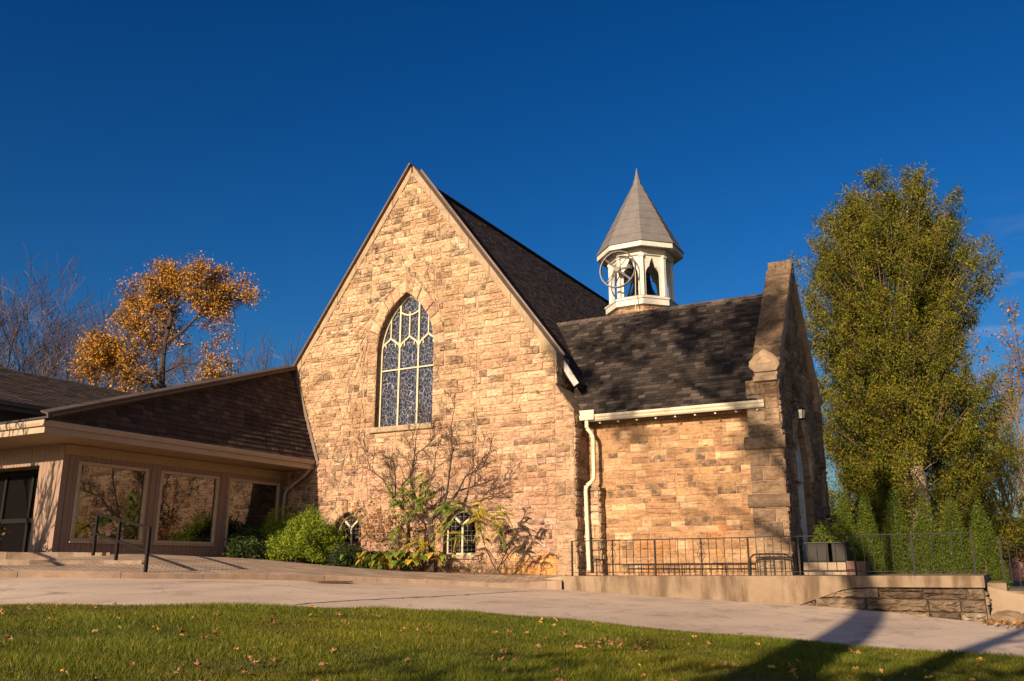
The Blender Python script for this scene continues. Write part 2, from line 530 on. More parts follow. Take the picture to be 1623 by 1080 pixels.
def road_mat():
    m, nt, b = new_mat('worn_asphalt')
    tc = node(nt, 'ShaderNodeTexCoord')
    n1 = node(nt, 'ShaderNodeTexNoise', Scale=0.6, Detail=8.0, Roughness=0.6)
    mp = node(nt, 'ShaderNodeMapping', Scale=(1, 0.45, 1), Rotation=(0, 0, R(-62)))
    nt.links.new(tc.outputs['Object'], mp.inputs['Vector'])
    nt.links.new(mp.outputs['Vector'], n1.inputs['Vector'])
    r1 = ramp(nt, [(0.30, (0.40, 0.295, 0.225)), (0.52, (0.53, 0.40, 0.305)), (0.72, (0.62, 0.475, 0.37))])
    nt.links.new(n1.outputs['Fac'], r1.inputs['Fac'])
    n2 = node(nt, 'ShaderNodeTexNoise', Scale=38.0, Detail=7.0, Roughness=0.8)
    nt.links.new(tc.outputs['Object'], n2.inputs['Vector'])
    r2 = ramp(nt, [(0.32, (0.60, 0.59, 0.58)), (0.5, (0.98, 0.98, 0.98)), (0.68, (1.24, 1.24, 1.24))])
    nt.links.new(n2.outputs['Fac'], r2.inputs['Fac'])
    c = mixc(nt, 1.0, r1.outputs['Color'], r2.outputs['Color'], 'MULTIPLY')
    # old patches, oil and tyre stains
    n7 = node(nt, 'ShaderNodeTexNoise', Scale=1.9, Detail=7.0, Roughness=0.68)
    nt.links.new(mp.outputs['Vector'], n7.inputs['Vector'])
    r7 = ramp(nt, [(0.34, (0.70, 0.66, 0.63)), (0.47, (1, 1, 1)), (0.68, (1.06, 1.05, 1.03))])
    nt.links.new(n7.outputs['Fac'], r7.inputs['Fac'])
    c = mixc(nt, 1.0, c, r7.outputs['Color'], 'MULTIPLY')
    # hairline cracks
    v = node(nt, 'ShaderNodeTexVoronoi', feature='DISTANCE_TO_EDGE', Scale=0.42)
    nz = node(nt, 'ShaderNodeTexNoise', Scale=1.7, Detail=5.0)
    nt.links.new(tc.outputs['Object'], nz.inputs['Vector'])
    vm = node(nt, 'ShaderNodeVectorMath', operation='SCALE')
    vm.inputs['Scale'].default_value = 0.9
    nt.links.new(nz.outputs['Color'], vm.inputs[0])
    va = node(nt, 'ShaderNodeVectorMath', operation='ADD')
    nt.links.new(tc.outputs['Object'], va.inputs[0])
    nt.links.new(vm.outputs['Vector'], va.inputs[1])
    nt.links.new(va.outputs['Vector'], v.inputs['Vector'])
    r3 = ramp(nt, [(0.0, (0.6, 0.6, 0.6)), (0.007, (0, 0, 0))])
    nt.links.new(v.outputs['Distance'], r3.inputs['Fac'])
    n5 = node(nt, 'ShaderNodeTexNoise', Scale=0.35, Detail=2.0)
    nt.links.new(tc.outputs['Object'], n5.inputs['Vector'])
    r5 = ramp(nt, [(0.42, (0, 0, 0)), (0.52, (0.9, 0.9, 0.9))])
    nt.links.new(n5.outputs['Fac'], r5.inputs['Fac'])
    mm = node(nt, 'ShaderNodeMath', operation='MULTIPLY')
    nt.links.new(r3.outputs['Color'], mm.inputs[0])
    nt.links.new(r5.outputs['Color'], mm.inputs[1])
    c = mixc(nt, mm.outputs['Value'], c, (0.10, 0.075, 0.06))
    nt.links.new(c, b.inputs['Base Color'])
    b.inputs['Roughness'].default_value = 0.85
    bp = node(nt, 'ShaderNodeBump', Strength=0.6, Distance=0.006)
    nt.links.new(n2.outputs['Fac'], bp.inputs['Height'])
    nt.links.new(bp.outputs['Normal'], b.inputs['Normal'])
    return m
M['road'] = road_mat()

# ------------------------------------------------------------------ convex polygon tools (2D)
def area(p):
    return 0.5 * sum(p[i][0] * p[(i + 1) % len(p)][1] - p[(i + 1) % len(p)][0] * p[i][1] for i in range(len(p)))

def clip_half(p, a, b, keep_left=True):
    out = []
    n = len(p)
    def sd(q):
        v = (b[0] - a[0]) * (q[1] - a[1]) - (b[1] - a[1]) * (q[0] - a[0])
        return v if keep_left else -v
    for i in range(n):
        c, d = p[i], p[(i + 1) % n]
        sc, sd_ = sd(c), sd(d)
        if sc >= -1e-9:
            out.append(c)
        if (sc > 1e-9 and sd_ < -1e-9) or (sc < -1e-9 and sd_ > 1e-9):
            t = sc / (sc - sd_)
            out.append((c[0] + (d[0] - c[0]) * t, c[1] + (d[1] - c[1]) * t))
    return out

def clip_convex(p, q):
    for i in range(len(q)):
        if len(p) < 3:
            return []
        p = clip_half(p, q[i], q[(i + 1) % len(q)])
    return p

def subtract_convex(p, q):
    res = []
    rest = p
    for i in range(len(q)):
        if len(rest) < 3:
            break
        a, b = q[i], q[(i + 1) % len(q)]
        outp = clip_half(rest, a, b, False)
        if len(outp) >= 3 and abs(area(outp)) > 1e-6:
            res.append(outp)
        rest = clip_half(rest, a, b, True)
    return res

def arch_pts(c, a, z0, rise, n=8):
    """pointed arch from (c+a, z0) over the apex to (c-a, z0), counter-clockwise"""
    Rr = (a * a + rise * rise) / (2 * a)
    am = math.asin(min(1, rise / Rr))
    right = []
    for i in range(n + 1):
        t = am * i / n
        right.append((c + a - Rr + Rr * math.cos(t), z0 + Rr * math.sin(t)))
    left = [(2 * c - x, z) for x, z in right[::-1]][1:]
    return right + left

def resample(p, step):
    out = []
    n = len(p)
    for i in range(n):
        a, b = p[i], p[(i + 1) % n]
        L = math.hypot(b[0] - a[0], b[1] - a[1])
        k = max(1, int(round(L / step)))
        for j in range(k):
            t = j / k
            out.append((a[0] + (b[0] - a[0]) * t, a[1] + (b[1] - a[1]) * t))
    return out

def add_stone(mb, p, fr, rng, depth=0.025, rough=0.014, gap=0.007, step=0.09):
    """one rock-faced stone over convex polygon p; fr(u, z, d) -> 3D point"""
    if area(p) < 0:
        p = p[::-1]
    if area(p) < 0.004:
        return
    us = [q[0] for q in p]; zs = [q[1] for q in p]
    hu = (max(us) - min(us)) / 2; hz = (max(zs) - min(zs)) / 2
    if hu < 0.03 or hz < 0.03:
        return
    cu = (max(us) + min(us)) / 2; cz = (max(zs) + min(zs)) / 2
    ring = resample(p, step)
    n = len(ring)
    rings = []
    d0 = depth * rng.uniform(0.35, 1.45)
    for s_, dd, jit in ((gap * 0.6, -0.004, 0.003), (gap + 0.005, d0 * 0.7, 0.013), (gap + 0.03, d0 * 1.15, 0.024), (gap + 0.085, d0 * 1.25, 0.03)):
        ku = max(0.12, 1 - s_ / hu); kz = max(0.12, 1 - s_ / hz)
        pts = []
        for (u, z) in ring:
            pts.append(fr(cu + (u - cu) * ku + rng.uniform(-jit, jit) * 0.6, cz + (z - cz) * kz + rng.uniform(-jit, jit) * 0.6,
                          dd + (rng.uniform(-rough, rough) if jit > 0.005 else 0)))
        rings.append(pts)
    P = [q for r_ in rings for q in r_]
    F = []
    for k in range(len(rings) - 1):
        for i in range(n):
            j = (i + 1) % n
            F.append((k * n + i, k * n + j, (k + 1) * n + j, (k + 1) * n + i))
    P.append(fr(cu, cz, d0 * 1.3 + rng.uniform(-rough, rough)))
    for i in range(n):
        F.append((3 * n + i, 3 * n + (i + 1) % n, 4 * n))
    mb.add(P, F)

PAL = [((0.390, 0.263, 0.165), 34), ((0.362, 0.238, 0.147), 24), ((0.418, 0.290, 0.186), 20), ((0.390, 0.243, 0.160), 12),
       ((0.325, 0.203, 0.130), 8), ((0.455, 0.322, 0.225), 7), ((0.260, 0.158, 0.100), 3)]
PAL_ORANGE = [((0.325, 0.208, 0.122), 30), ((0.300, 0.188, 0.108), 22), ((0.360, 0.242, 0.150), 16), ((0.300, 0.176, 0.105), 14),
              ((0.240, 0.145, 0.086), 9), ((0.450, 0.315, 0.205), 6)]
def pick(rng, pal):
    t = sum(w for _, w in pal)
    x = rng.uniform(0, t)
    for c, w in pal:
        x -= w
        if x <= 0:
            return c
    return pal[0][0]

def stone_field(mb, outline, holes, fr, rng, ch=(0.115, 0.25), cw=(0.17, 0.66), pal=PAL, soot=0.13, tone=None, depth=0.028, rough=0.017, skip=None):
    """random coursed stonework over a convex outline minus convex holes"""
    us = [q[0] for q in outline]; zs = [q[1] for q in outline]
    z = min(zs)
    while z < max(zs):
        h = rng.uniform(*ch)
        u = min(us) - rng.uniform(0, 0.5)
        while u < max(us):
            w = rng.uniform(*cw)
            if rng.random() < 0.15:
                w *= 1.35
            rects = [[(u, z), (u + w, z), (u + w, z + h), (u, z + h)]]
            if h > 0.24 and rng.random() < 0.30:               # two thin stones in place of a tall one
                k = rng.uniform(0.4, 0.6)
                rects = [[(u, z), (u + w, z), (u + w, z + h * k), (u, z + h * k)], [(u, z + h * k), (u + w, z + h * k), (u + w, z + h), (u, z + h)]]
            for rc in rects:
                pieces = [clip_convex(rc, outline)]
                for q in holes:
                    nxt = []
                    for p in pieces:
                        if len(p) >= 3:
                            nxt += subtract_convex(p, q)
                    pieces = nxt
                c = pick(rng, pal)
                g = rng.uniform(0.92, 1.08)
                so = 0.0
                if rng.random() < soot:
                    so = rng.uniform(0.35, 1.0)
                for p in pieces:
                    if len(p) < 3:
                        continue
                    cu = sum(q[0] for q in p) / len(p); cz = sum(q[1] for q in p) / len(p)
                    t = tone(cu, cz, rng) if tone else (1, 1, 1, 0)
                    mb.col = (c[0] * g * t[0], c[1] * g * t[1], c[2] * g * t[2], min(1.0, max(so, t[3])))
                    add_stone(mb, p, fr, rng, depth, rough)
            u += w
        z += h

def wall_faces(mb, outline, holes, fr):
    pieces = [outline]
    for q in holes:
        nxt = []
        for p in pieces:
            nxt += subtract_convex(p, q)
        pieces = nxt
    for p in pieces:
        if len(p) >= 3:
            mb.poly([fr(u, z, 0.0) for u, z in p])

def ring_stones(mb, c, a, z0, rise, wid, n, fr, rng, pal=PAL, soot=0.3, depth=0.05):
    """voussoirs of a pointed arch; n per side"""
    inner = arch_pts(c, a, z0, rise, n)
    outer = arch_pts(c, a + wid, z0, rise + wid * 1.12, n)
    for i in range(len(inner) - 1):
        p = [inner[i], outer[i], outer[i + 1], inner[i + 1]]
        g = rng.uniform(0.85, 1.15)
        cc = pick(rng, pal)
        mb.col = (cc[0] * g, cc[1] * g, cc[2] * g, rng.uniform(0.3, 0.8) if rng.random() < soot else 0.0)
        add_stone(mb, p, fr, rng, depth, 0.01, 0.006, 0.12)

def reveal(mb, pts, fr, depth):
    for i in range(len(pts)):
        a, b = pts[i], pts[(i + 1) % len(pts)]
        mb.poly([fr(a[0], a[1], 0.0), fr(b[0], b[1], 0.0), fr(b[0], b[1], -depth), fr(a[0], a[1], -depth)])

SH_BROWN = [((0.026, 0.019, 0.016), 30), ((0.039, 0.029, 0.025), 24), ((0.016, 0.012, 0.011), 22), ((0.058, 0.044, 0.037), 10), ((0.074, 0.057, 0.047), 4)]
SH_MAUVE = [((0.034, 0.022, 0.021), 30), ((0.046, 0.030, 0.028), 22), ((0.027, 0.018, 0.017), 22), ((0.058, 0.039, 0.036), 8)]
SH_RED = [((0.050, 0.034, 0.028), 30), ((0.064, 0.044, 0.036), 26), ((0.038, 0.026, 0.022), 18), ((0.080, 0.056, 0.046), 8)]
def shingle_field(mb, O, U, V, outline, rng, expo=0.145, tab=(0.16, 0.34), pal=SH_BROWN, thick=0.012, lift=0.016, tone_at=None, tg=0.003):
    O, U, V = Vector(O), Vector(U).normalized(), Vector(V).normalized()
    N = U.cross(V).normalized()
    us = [q[0] for q in outline]; vs = [q[1] for q in outline]
    v = min(vs) - 0.02
    while v < max(vs):
        u = min(us) - rng.uniform(0, 0.3)
        while u < max(us):
            w = rng.uniform(*tab)
            p = clip_convex([(u + tg, v), (u + w - tg, v), (u + w - tg, v + expo * 1.02), (u + tg, v + expo * 1.02)], outline)
            if len(p) >= 3 and abs(area(p)) > 0.0008:
                c = pick(rng, pal)
                g = rng.uniform(0.88, 1.14)
                if tone_at:
                    g *= tone_at(u, v)
                mb.col = (c[0] * g, c[1] * g, c[2] * g, 0)
                tk = thick * (1.7 if rng.random() < 0.3 else 1.0)
                top = []
                for (a, b) in p:
                    k = (b - v) / expo
                    top.append(O + U * a + V * b + N * (lift + tk * (1 - k)))
                low = [O + U * a + V * b + N * 0.002 for a, b in p]
                n = len(p)
                mb.add(top + low, [list(range(n))] + [(i, n + i, n + (i + 1) % n, (i + 1) % n) for i in range(n)])
            u += w
        v += expo

# ------------------------------------------------------------------ terrain height
CP = [(0, -12.16, .05), (1.15, -10, .01), (1.8, -7.96, -.03), (2.49, -5.98, -.09), (3.56, -3.55, -.19), (5.58, -1.17, -.33),
      (8.63, -1, -.49), (11.09, -1, -.58), (13.03, -1, -.69), (14.9, -1, -.84), (15.6, -1.6, -.87),
      (3.77, -14.41, -.27), (6.32, -12.43, -.33), (7.19, -11.6, -.36), (9.11, -10.31, -.46), (10.68, -9.44, -.61), (12.73, -8.87, -.77), (15.5, -8.48, -.90),
      (8.73, -17.38, -.59), (11.62, -14.63, -.71), (15.48, -10.21, -.95), (15.5, -21.63, -1.22), (18, -12, -1.05), (18, -5, -1.0), (20, -18, -1.2),
      (-6, -17, .15), (-12, -22, .15), (0, -18, -.15), (-5, -3, .2), (-12, -3, .3), (0, 3, .0), (0, 20, 0.0), (-20, 15, .3), (10, 25, -.35), (24, -3, -1.0),
      (16, 3, -.55), (14, 8, -.35), (18, 14, -.55), (28, 15, -.8), (30, -25, -1.5), (5, -35, -1.2), (-20, -35, -.3), (20, 40, -.6), (-25, 45, .1)]
_P = np.array(CP)
def _tps(A, B):
    d2 = ((A[:, None, :] - B[None, :, :]) ** 2).sum(-1)
    return 0.5 * d2 * np.log(d2 + 1e-9)
_n = len(_P)
_K = _tps(_P[:, :2], _P[:, :2]) + np.eye(_n) * 0.05
_Q = np.hstack([np.ones((_n, 1)), _P[:, :2]])
_A = np.zeros((_n + 3, _n + 3)); _A[:_n, :_n] = _K; _A[:_n, _n:] = _Q; _A[_n:, :_n] = _Q.T
_W = np.linalg.solve(_A, np.concatenate([_P[:, 2], np.zeros(3)]))
def hgt_np(xy):
    xy = np.asarray(xy, dtype=float).reshape(-1, 2)
    z = _tps(xy, _P[:, :2]) @ _W[:_n] + _W[_n] + xy @ _W[_n + 1:]
    r = np.hypot(xy[:, 0] - 5, xy[:, 1] + 3)
    k = np.clip((r - 30) / 25, 0, 1); k = k * k * (3 - 2 * k)
    return z * (1 - k) + (-0.6) * k
def hgt(x, y):
    return float(hgt_np([(x, y)])[0])

# ------------------------------------------------------------------ the stone church
church = thing('stone_church', 'sandstone church with steep gable, leaded gothic window and dark shingled roof', 'church', (0, 0, 0))
rng = random.Random(11)
FR = lambda u, z, d: (u, -d, z)                       # the gable face, plane y = 0
GC = -0.25
out_main = [(-5.4, -0.4), (4.9, -0.4), (4.9, 5.98), (GC, 12.88), (-5.4, 5.66)]
out_butt = [(4.9, -0.4), (5.45, -0.4), (5.45, 4.42), (4.9, 5.2)]
# big window: half width 1.02, sill 4.45, springing 6.9, apex 8.63
WC, WA, WS, WZ, WR = -0.345, 1.09, 4.43, 6.88, 1.84
h_win = [(WC - WA, WS), (WC + WA, WS)] + arch_pts(WC, WA, WZ, WR, 9)
h_ring = arch_pts(WC, WA + 0.40, WZ, WR + 0.45, 9)
h_winrect = [(WC - WA, WS), (WC + WA, WS), (WC + WA, WZ), (WC - WA, WZ)]
SW = [(-2.31, 0.55), (1.78, 0.55)]
def small_holes(c, a):
    ar = arch_pts(c, a, 1.20, 0.64, 6)
    full = [(c - a, 0.55), (c + a, 0.55)] + ar
    ring = arch_pts(c, a + 0.34, 1.20, 0.64 + 0.38, 6)
    rect = [(c - a, 0.55), (c + a, 0.55), (c + a, 1.2), (c - a, 1.2)]
    return full, ring, rect
def gable_tone(u, z, r):
    k = max(0.0, min(1.0, (4.6 - z) / 3.2))           # lower courses are pinker, upper ones buff and paler
    up = max(0.0, min(1.0, (z - 4.0) / 6.0))
    t = [1.0 + 0.06 * up - 0.04 * k, (1 - 0.09 * k) * (1 + 0.12 * up), (1 + 0.02 * k) * (1 + 0.12 * up), 0.0]
    if abs(u - (WC + WA + 0.35)) < 0.45 and 4.5 < z < 7.1 and r.random() < 0.55:
        t[3] = r.uniform(0.4, 1.0)
    if abs(u - (WC - WA - 0.4)) < 0.6 and 6.0 < z < 7.6 and r.random() < 0.35:
        t[3] = r.uniform(0.4, 1.0)
    if z < 0.62 and 3.1 < u < 5.0:
        t[0], t[1], t[2] = (1.15, 0.88, 0.5) if r.random() < 0.7 else (1.05, 0.92, 0.8)
    if u < -2.2 and 1.2 < z < 4.2 and r.random() < 0.28:
        t[3] = r.uniform(0.6, 1.0)
    if math.sin(u * 1.7 + z * 0.8 + 0.5) * math.sin(z * 2.3 - u * 0.7) > 0.50 and r.random() < 0.34:
        t[3] = r.uniform(0.5, 1.0)
    if z > 8.0 and r.random() < 0.12:
        t[3] = r.uniform(0.5, 1.0)
    return t
mb = MB()
holes = [h_ring, h_winrect]
mort_holes = [h_win]
for c, a in SW:
    f_, r_, rc_ = small_holes(c, a)
    holes += [r_, rc_]
    mort_holes.append(f_)
mb.cur = 1
wall_faces(mb, out_main, mort_holes, FR)
wall_faces(mb, out_butt, [], FR)
mb.cur = 0
stone_field(mb, out_main, holes, FR, rng, tone=gable_tone, soot=0.08)
stone_field(mb, out_butt, [], FR, rng, ch=(0.28, 0.42), cw=(0.5, 0.9), tone=lambda u, z, r: (0.92, 0.92, 0.95, 0.25 if r.random() < 0.4 else 0), soot=0.2)
ring_stones(mb, WC, WA, WZ, WR, 0.40, 8, FR, rng, soot=0.35)
for c, a in SW:
    ring_stones(mb, c, a, 1.20, 0.64, 0.34, 5, FR, rng, soot=0.35)
mb.col = (0.26, 0.17, 0.10, 0.3)  # reveal stone darkened, the shade inside the openings put into its colour
reveal(mb, h_win, FR, 0.32)
for c, a in SW:
    reveal(mb, small_holes(c, a)[0], FR, 0.30)
# right side faces of the gable shoulder and its buttress, and the sloped weathering between
FX = lambda X: (lambda u, z, d: (X + d, u, z))
mb.cur = 1
mb.poly([(4.9, 0, 5.1), (4.9, 0.95, 5.1), (4.9, 0.95, 6.1), (4.9, 0, 6.1)])
mb.poly([(5.45, 0, -0.4), (5.45, 0.95, -0.4), (5.45, 0.95, 4.42), (5.45, 0, 4.42)])
mb.cur = 0
stone_field(mb, [(0.0, 5.2), (0.95, 5.2), (0.95, 6.1), (0.0, 6.1)], [], FX(4.9), rng, ch=(0.25, 0.36), cw=(0.4, 0.6), soot=0.5)
stone_field(mb, [(0.0, -0.2), (0.95, -0.2), (0.95, 4.4), (0.0, 4.4)], [], FX(5.45), rng, ch=(0.28, 0.42), cw=(0.4, 0.6), soot=0.5)
for k in range(3):
    a0 = k / 3; a1 = (k + 1) / 3
    x0, z0 = 5.5 - 0.6 * a0, 4.40 + 0.8 * a0
    x1, z1 = 5.5 - 0.6 * a1, 4.40 + 0.8 * a1
    mb.col = (0.22, 0.155, 0.10, 0.5)
    mb.prism([(x0, -0.03, z0), (x1 + 0.03, -0.03, z1 + 0.0), (x1 - 0.05, -0.03, z1 - 0.07), (x0 - 0.12, -0.03, z0 - 0.02)][::-1], (0, 0.98, 0))
gable = mb.build('gable_wall', [M['stone'], M['mortar']], church)

# raking copings, in blocks
mb = MB()
def rake(xa, xb, slope, zc, y0, y1, th, nblk, rr):
    for k in range(nblk):
        a = xa + (xb - xa) * k / nblk; b = xa + (xb - xa) * (k + 1) / nblk
        g = 0.006 if xb > xa else -0.006
        j = rr.uniform(-0.006, 0.006)
        pts = [(a + g, y0 + j, zc - slope * abs(a - GC)), (b - g, y0 + j, zc - slope * abs(b - GC)),
               (b - g, y0 + j, zc - slope * abs(b - GC) - th), (a + g, y0 + j, zc - slope * abs(a - GC) - th)]
        if xb > xa:
            pts = pts[::-1]
        mb.prism(pts, (0, y1 - y0, 0))
rake(GC + 0.02, 4.98, 1.338, 13.12, -0.06, 0.46, 0.34, 7, rng)
rake(GC - 0.02, -5.3, 1.40, 13.12, -0.06, 0.46, 0.34, 7, rng)
mb.build('coping', M['coping'], church, bevel=0.012)
mb = MB()
mb.beam((GC - 0.02, 0.14, 13.15), (-5.34, 0.14, 13.15 - 1.40 * 5.07), 0.62, 0.05, up=(-1.4, 0, 1))
mb.beam((GC + 0.02, 0.45, 13.15), (5.0, 0.45, 13.15 - 1.338 * 5.25), 0.05, 0.06, up=(1.338, 0, 1))
mb.build('coping_flashing', M['flash'], church)

# gothic window
fw = thing('gothic_window', '', '', (0, 0, 0)); fw.parent = church
for k in ('label', 'category'):
    del fw[k]
def arch_z(c, a, z0, rise, x):
    Rr = (a * a + rise * rise) / (2 * a)
    d = abs(x - c)
    cx_ = a - Rr
    return z0 + math.sqrt(max(0, Rr * Rr - (d - cx_) ** 2))
mb = MB()
yf = 0.22
pts = [(WC - WA, WS), (WC + WA, WS)] + arch_pts(WC, WA, WZ, WR, 12)
ins = 0.055
cxm, czm = WC, 6.4
inner = []
for (x, z) in pts:
    inner.append((x + (ins if x < WC - 0.01 else -ins if x > WC + 0.01 else 0), z + (ins if z < WS + 0.01 else -ins * (1.6 if abs(x - WC) < 0.02 else 0.7) if z > WZ + 0.05 else 0)))
n = len(pts)
for i in range(n):
    j = (i + 1) % n
    a, b, c, d = pts[i], pts[j], inner[j], inner[i]
    mb.prism([(a[0], yf, a[1]), (b[0], yf, b[1]), (c[0], yf, c[1]), (d[0], yf, d[1])], (0, 0.07, 0))
def bar(p, q, w=0.055, dy=0.0, dep=0.07):
    mb.beam((p[0], yf + 0.03 + dy, p[1]), (q[0], yf + 0.03 + dy, q[1]), dep, w, up=(q[1] - p[1], 0.0001, -(q[0] - p[0])))
T3 = WA * 2 / 3
m1, m2 = WC - WA / 3, WC + WA / 3
for mx in (m1, m2):
    bar((mx, WS), (mx, arch_z(WC, WA, WZ, WR, mx) - 0.03), 0.06)
bar((WC - WA, 6.28), (WC + WA, 6.28), 0.045, 0.006)
for lc in (WC - T3, WC, WC + T3):
    half = WA / 3
    for sgn in (-1, 1):
        prev = None
        for k in range(6):
            t = k / 5
            x = lc + sgn * half * (1 - t)
            z = 6.98 + 0.36 * (t ** 0.7) + 0.02 * math.sin(t * 6.28)
            if abs(x - WC) > WA - 0.02:
                x = WC + (WA - 0.02) * (1 if x > WC else -1)
            if prev:
                bar(prev, (x, z), 0.055, 0.008)
            prev = (x, z)
        # cusp
        cxp = lc + sgn * half * 0.55
        bar((cxp, 7.15), (lc + sgn * half * 0.50, 7.03), 0.035, 0.010)
    bar((lc, 7.34), (lc, min(arch_z(WC, WA, WZ, WR, lc), 8.16 if lc == WC else 99) - 0.02), 0.045, 0.004)
prev = None
for k in range(9):
    t = -1 + 2 * k / 8
    q = (WC + t * 0.36, 8.03 + 0.13 * t * t)
    if prev:
        bar(prev, q, 0.05, 0.008)
    prev = q
mb.build('window_frame', M['cream'], fw)
mb = MB()
mb.poly([(x, yf + 0.06, z) for x, z in pts])
mb.build('leaded_pane', M['leaded'], fw)
mb = MB()
mb.box(WC - WA - 0.16, WC + WA + 0.12, -0.10, 0.28, WS - 0.17, WS)
mb.build('window_sill', M['sill'], fw, bevel=0.015)

# the two basement windows
for c, a in SW:
    w = bpy.data.objects.new('basement_window', None); COL.objects.link(w); w.location = (c, 0, 0.55); w.parent = church
    w.empty_display_size = 0.2
    mb = MB()
    pts = small_holes(c, a)[0]
    for i in range(len(pts)):
        p, q = pts[i], pts[(i + 1) % len(pts)]
        k = 0.90
        mid = (c, 1.1)
        p2 = (mid[0] + (p[0] - mid[0]) * k, mid[1] + (p[1] - mid[1]) * k); q2 = (mid[0] + (q[0] - mid[0]) * k, mid[1] + (q[1] - mid[1]) * k)
        mb.prism([(p[0], 0.2, p[1]), (q[0], 0.2, q[1]), (q2[0], 0.2, q2[1]), (p2[0], 0.2, p2[1])], (0, 0.06, 0))
    mb.beam((c, 0.2, 0.6), (c, 0.2, 1.42), 0.06, 0.06, up=(1, 0, 0))
    for sgn in (-1, 1):
        mb.beam((c, 0.195, 1.38), (c + sgn * 0.24, 0.195, 1.60), 0.06, 0.06, up=(0, 1, 0))
    mb.build('window_frame', M['cream'], w)
    mb = MB()
    mb.poly([(x, 0.25, z) for x, z in pts])
    mb.build('pane', M['glass_door'], w)
    mb = MB()
    for k in range(1, 8):
        x = c - a + 2 * a * k / 8
        mb.beam((x, 0.243, 0.56), (x, 0.243, min(1.80, arch_z(c, a, 1.2, 0.64, x))), 0.008, 0.012, up=(0, 1, 0))
    for k in range(1, 9):
        z = 0.55 + k * 0.135
        hw = a if z < 1.2 else a * max(0.1, (1.84 - z) / 0.64) ** 0.7
        mb.beam((c - hw, 0.242, z), (c + hw, 0.242, z), 0.008, 0.012, up=(0, 1, 0))
    mb.build('lead_lattice', plain('lead_came', (0.15, 0.14, 0.125), 0.6), w)
    mb = MB()
    mb.box(c - a - 0.12, c + a + 0.12, -0.07, 0.28, 0.43, 0.55)
    mb.build('window_sill', M['sill'], w, bevel=0.012)

# nave: side walls and roof
mb = MB()
mb.box(4.5, 4.88, 0.96, 17.2, -0.3, 5.7)
mb.box(-5.35, -5.0, 0.5, 17.2, -0.3, 5.7)
mb.prism([(-5.0, 16.9, -0.3), (4.5, 16.9, -0.3), (4.5, 16.9, 5.7), (GC, 16.9, 12.4), (-5.0, 16.9, 5.7)], (0, 0.3, 0))
mb.build('nave_wall', M['mortar'], church)
SL = 1.338
mb = MB()
zr = 12.75
mb.prism([(GC, 0.47, zr), (5.3, 0.47, zr - SL * 5.55), (5.26, 0.47, zr - SL * 5.55 - 0.14), (GC, 0.47, zr - 0.24), (-5.76, 0.47, zr - SL * 5.55 - 0.14), (-5.8, 0.47, zr - SL * 5.55)], (0, 17.0, 0))
nroof = mb.build('nave_roof', M['roofbase'], church)
mb = MB()
ln = 5.55 * math.hypot(1, SL)
shingle_field(mb, (5.3, 0.47, zr - SL * 5.55), (0, 1, 0), (-1, 0, SL), [(0, -0.03), (17.0, -0.03), (17.0, ln), (0, ln)], rng, pal=SH_MAUVE, tab=(0.2, 0.42), expo=0.15)
mb.build('shingles', M['shingle'], nroof)
mb = MB()
mb.beam((GC, 0.47, zr + 0.02), (GC, 17.4, zr + 0.02), 0.24, 0.05)
mb.build('ridge_cap', M['roofbase'], nroof)
mb = MB()
mb.beam((4.93, 0.44, 5.92), (5.36, 0.44, 5.22), 0.05, 0.17, up=(1.338, 0, 1))
mb.build('bargeboard', M['white'], nroof)

# ------------------------------------------------------------------ side porch (part of the church)
mb = MB()
FRp = lambda u, z, d: (u, 0.9 - d, z)
o_p = [(5.45, -0.3), (10.1, -0.3), (10.1, 4.3), (5.45, 4.3)]
mb.cur = 1
wall_faces(mb, o_p, [], FRp)
mb.cur = 0
def porch_tone(u, z, r):
    t = [1.0, 0.95, 0.86, 0.0]
    if 2.0 < z < 3.3 and r.random() < 0.16:
        t[3] = r.uniform(0.8, 1.0)
    if 6.9 < u < 7.7 and z < 1.1:
        t = [1.0, 0.80, 0.58, 0.0] if r.random() < 0.6 else [1.0, 0.9, 0.78, 0.3]
    if abs(u - 9.0) < 0.3 and z < 1.5 and r.random() < 0.5:
        t = [1.0, 0.82, 0.6, 0.0]
    return t
stone_field(mb, o_p, [], FRp, rng, ch=(0.13, 0.26), cw=(0.22, 0.55), pal=PAL_ORANGE, soot=0.09, tone=porch_tone, depth=0.016, rough=0.010)
# the low buttress behind the downpipe
o_b = [(5.46, -0.3), (5.93, -0.3), (5.93, 2.25), (5.46, 2.25)]
FRb = lambda u, z, d: (u, 0.52 - d, z)
mb.cur = 1
mb.box(5.47, 5.92, 0.53, 0.9, -0.3, 2.25)
mb.cur = 0
stone_field(mb, o_b, [], FRb, rng, ch=(0.28, 0.4), cw=(0.5, 0.8), soot=0.2)
stone_field(mb, [(0.52, -0.3), (0.9, -0.3), (0.9, 2.25), (0.52, 2.25)], [], FX(5.92), rng, ch=(0.28, 0.4), cw=(0.4, 0.6), soot=0.6)
mb.col = (0.24, 0.17, 0.11, 0.4)
mb.prism([(5.43, 0.46, 2.24), (5.98, 0.46, 2.24), (5.98, 0.46, 2.32), (5.43, 0.46, 2.40)], (0, 0.44, 0))
pwall = mb.build('porch_wall', [M['stone'], M['mortar_pink']], church)

PAL_PIER_SHADED = [((0.215, 0.148, 0.096), 30), ((0.250, 0.172, 0.110), 22), ((0.180, 0.120, 0.078), 22), ((0.300, 0.213, 0.138), 8)]  # grey-brown pier stone, darkened to carry the dappled shade as well
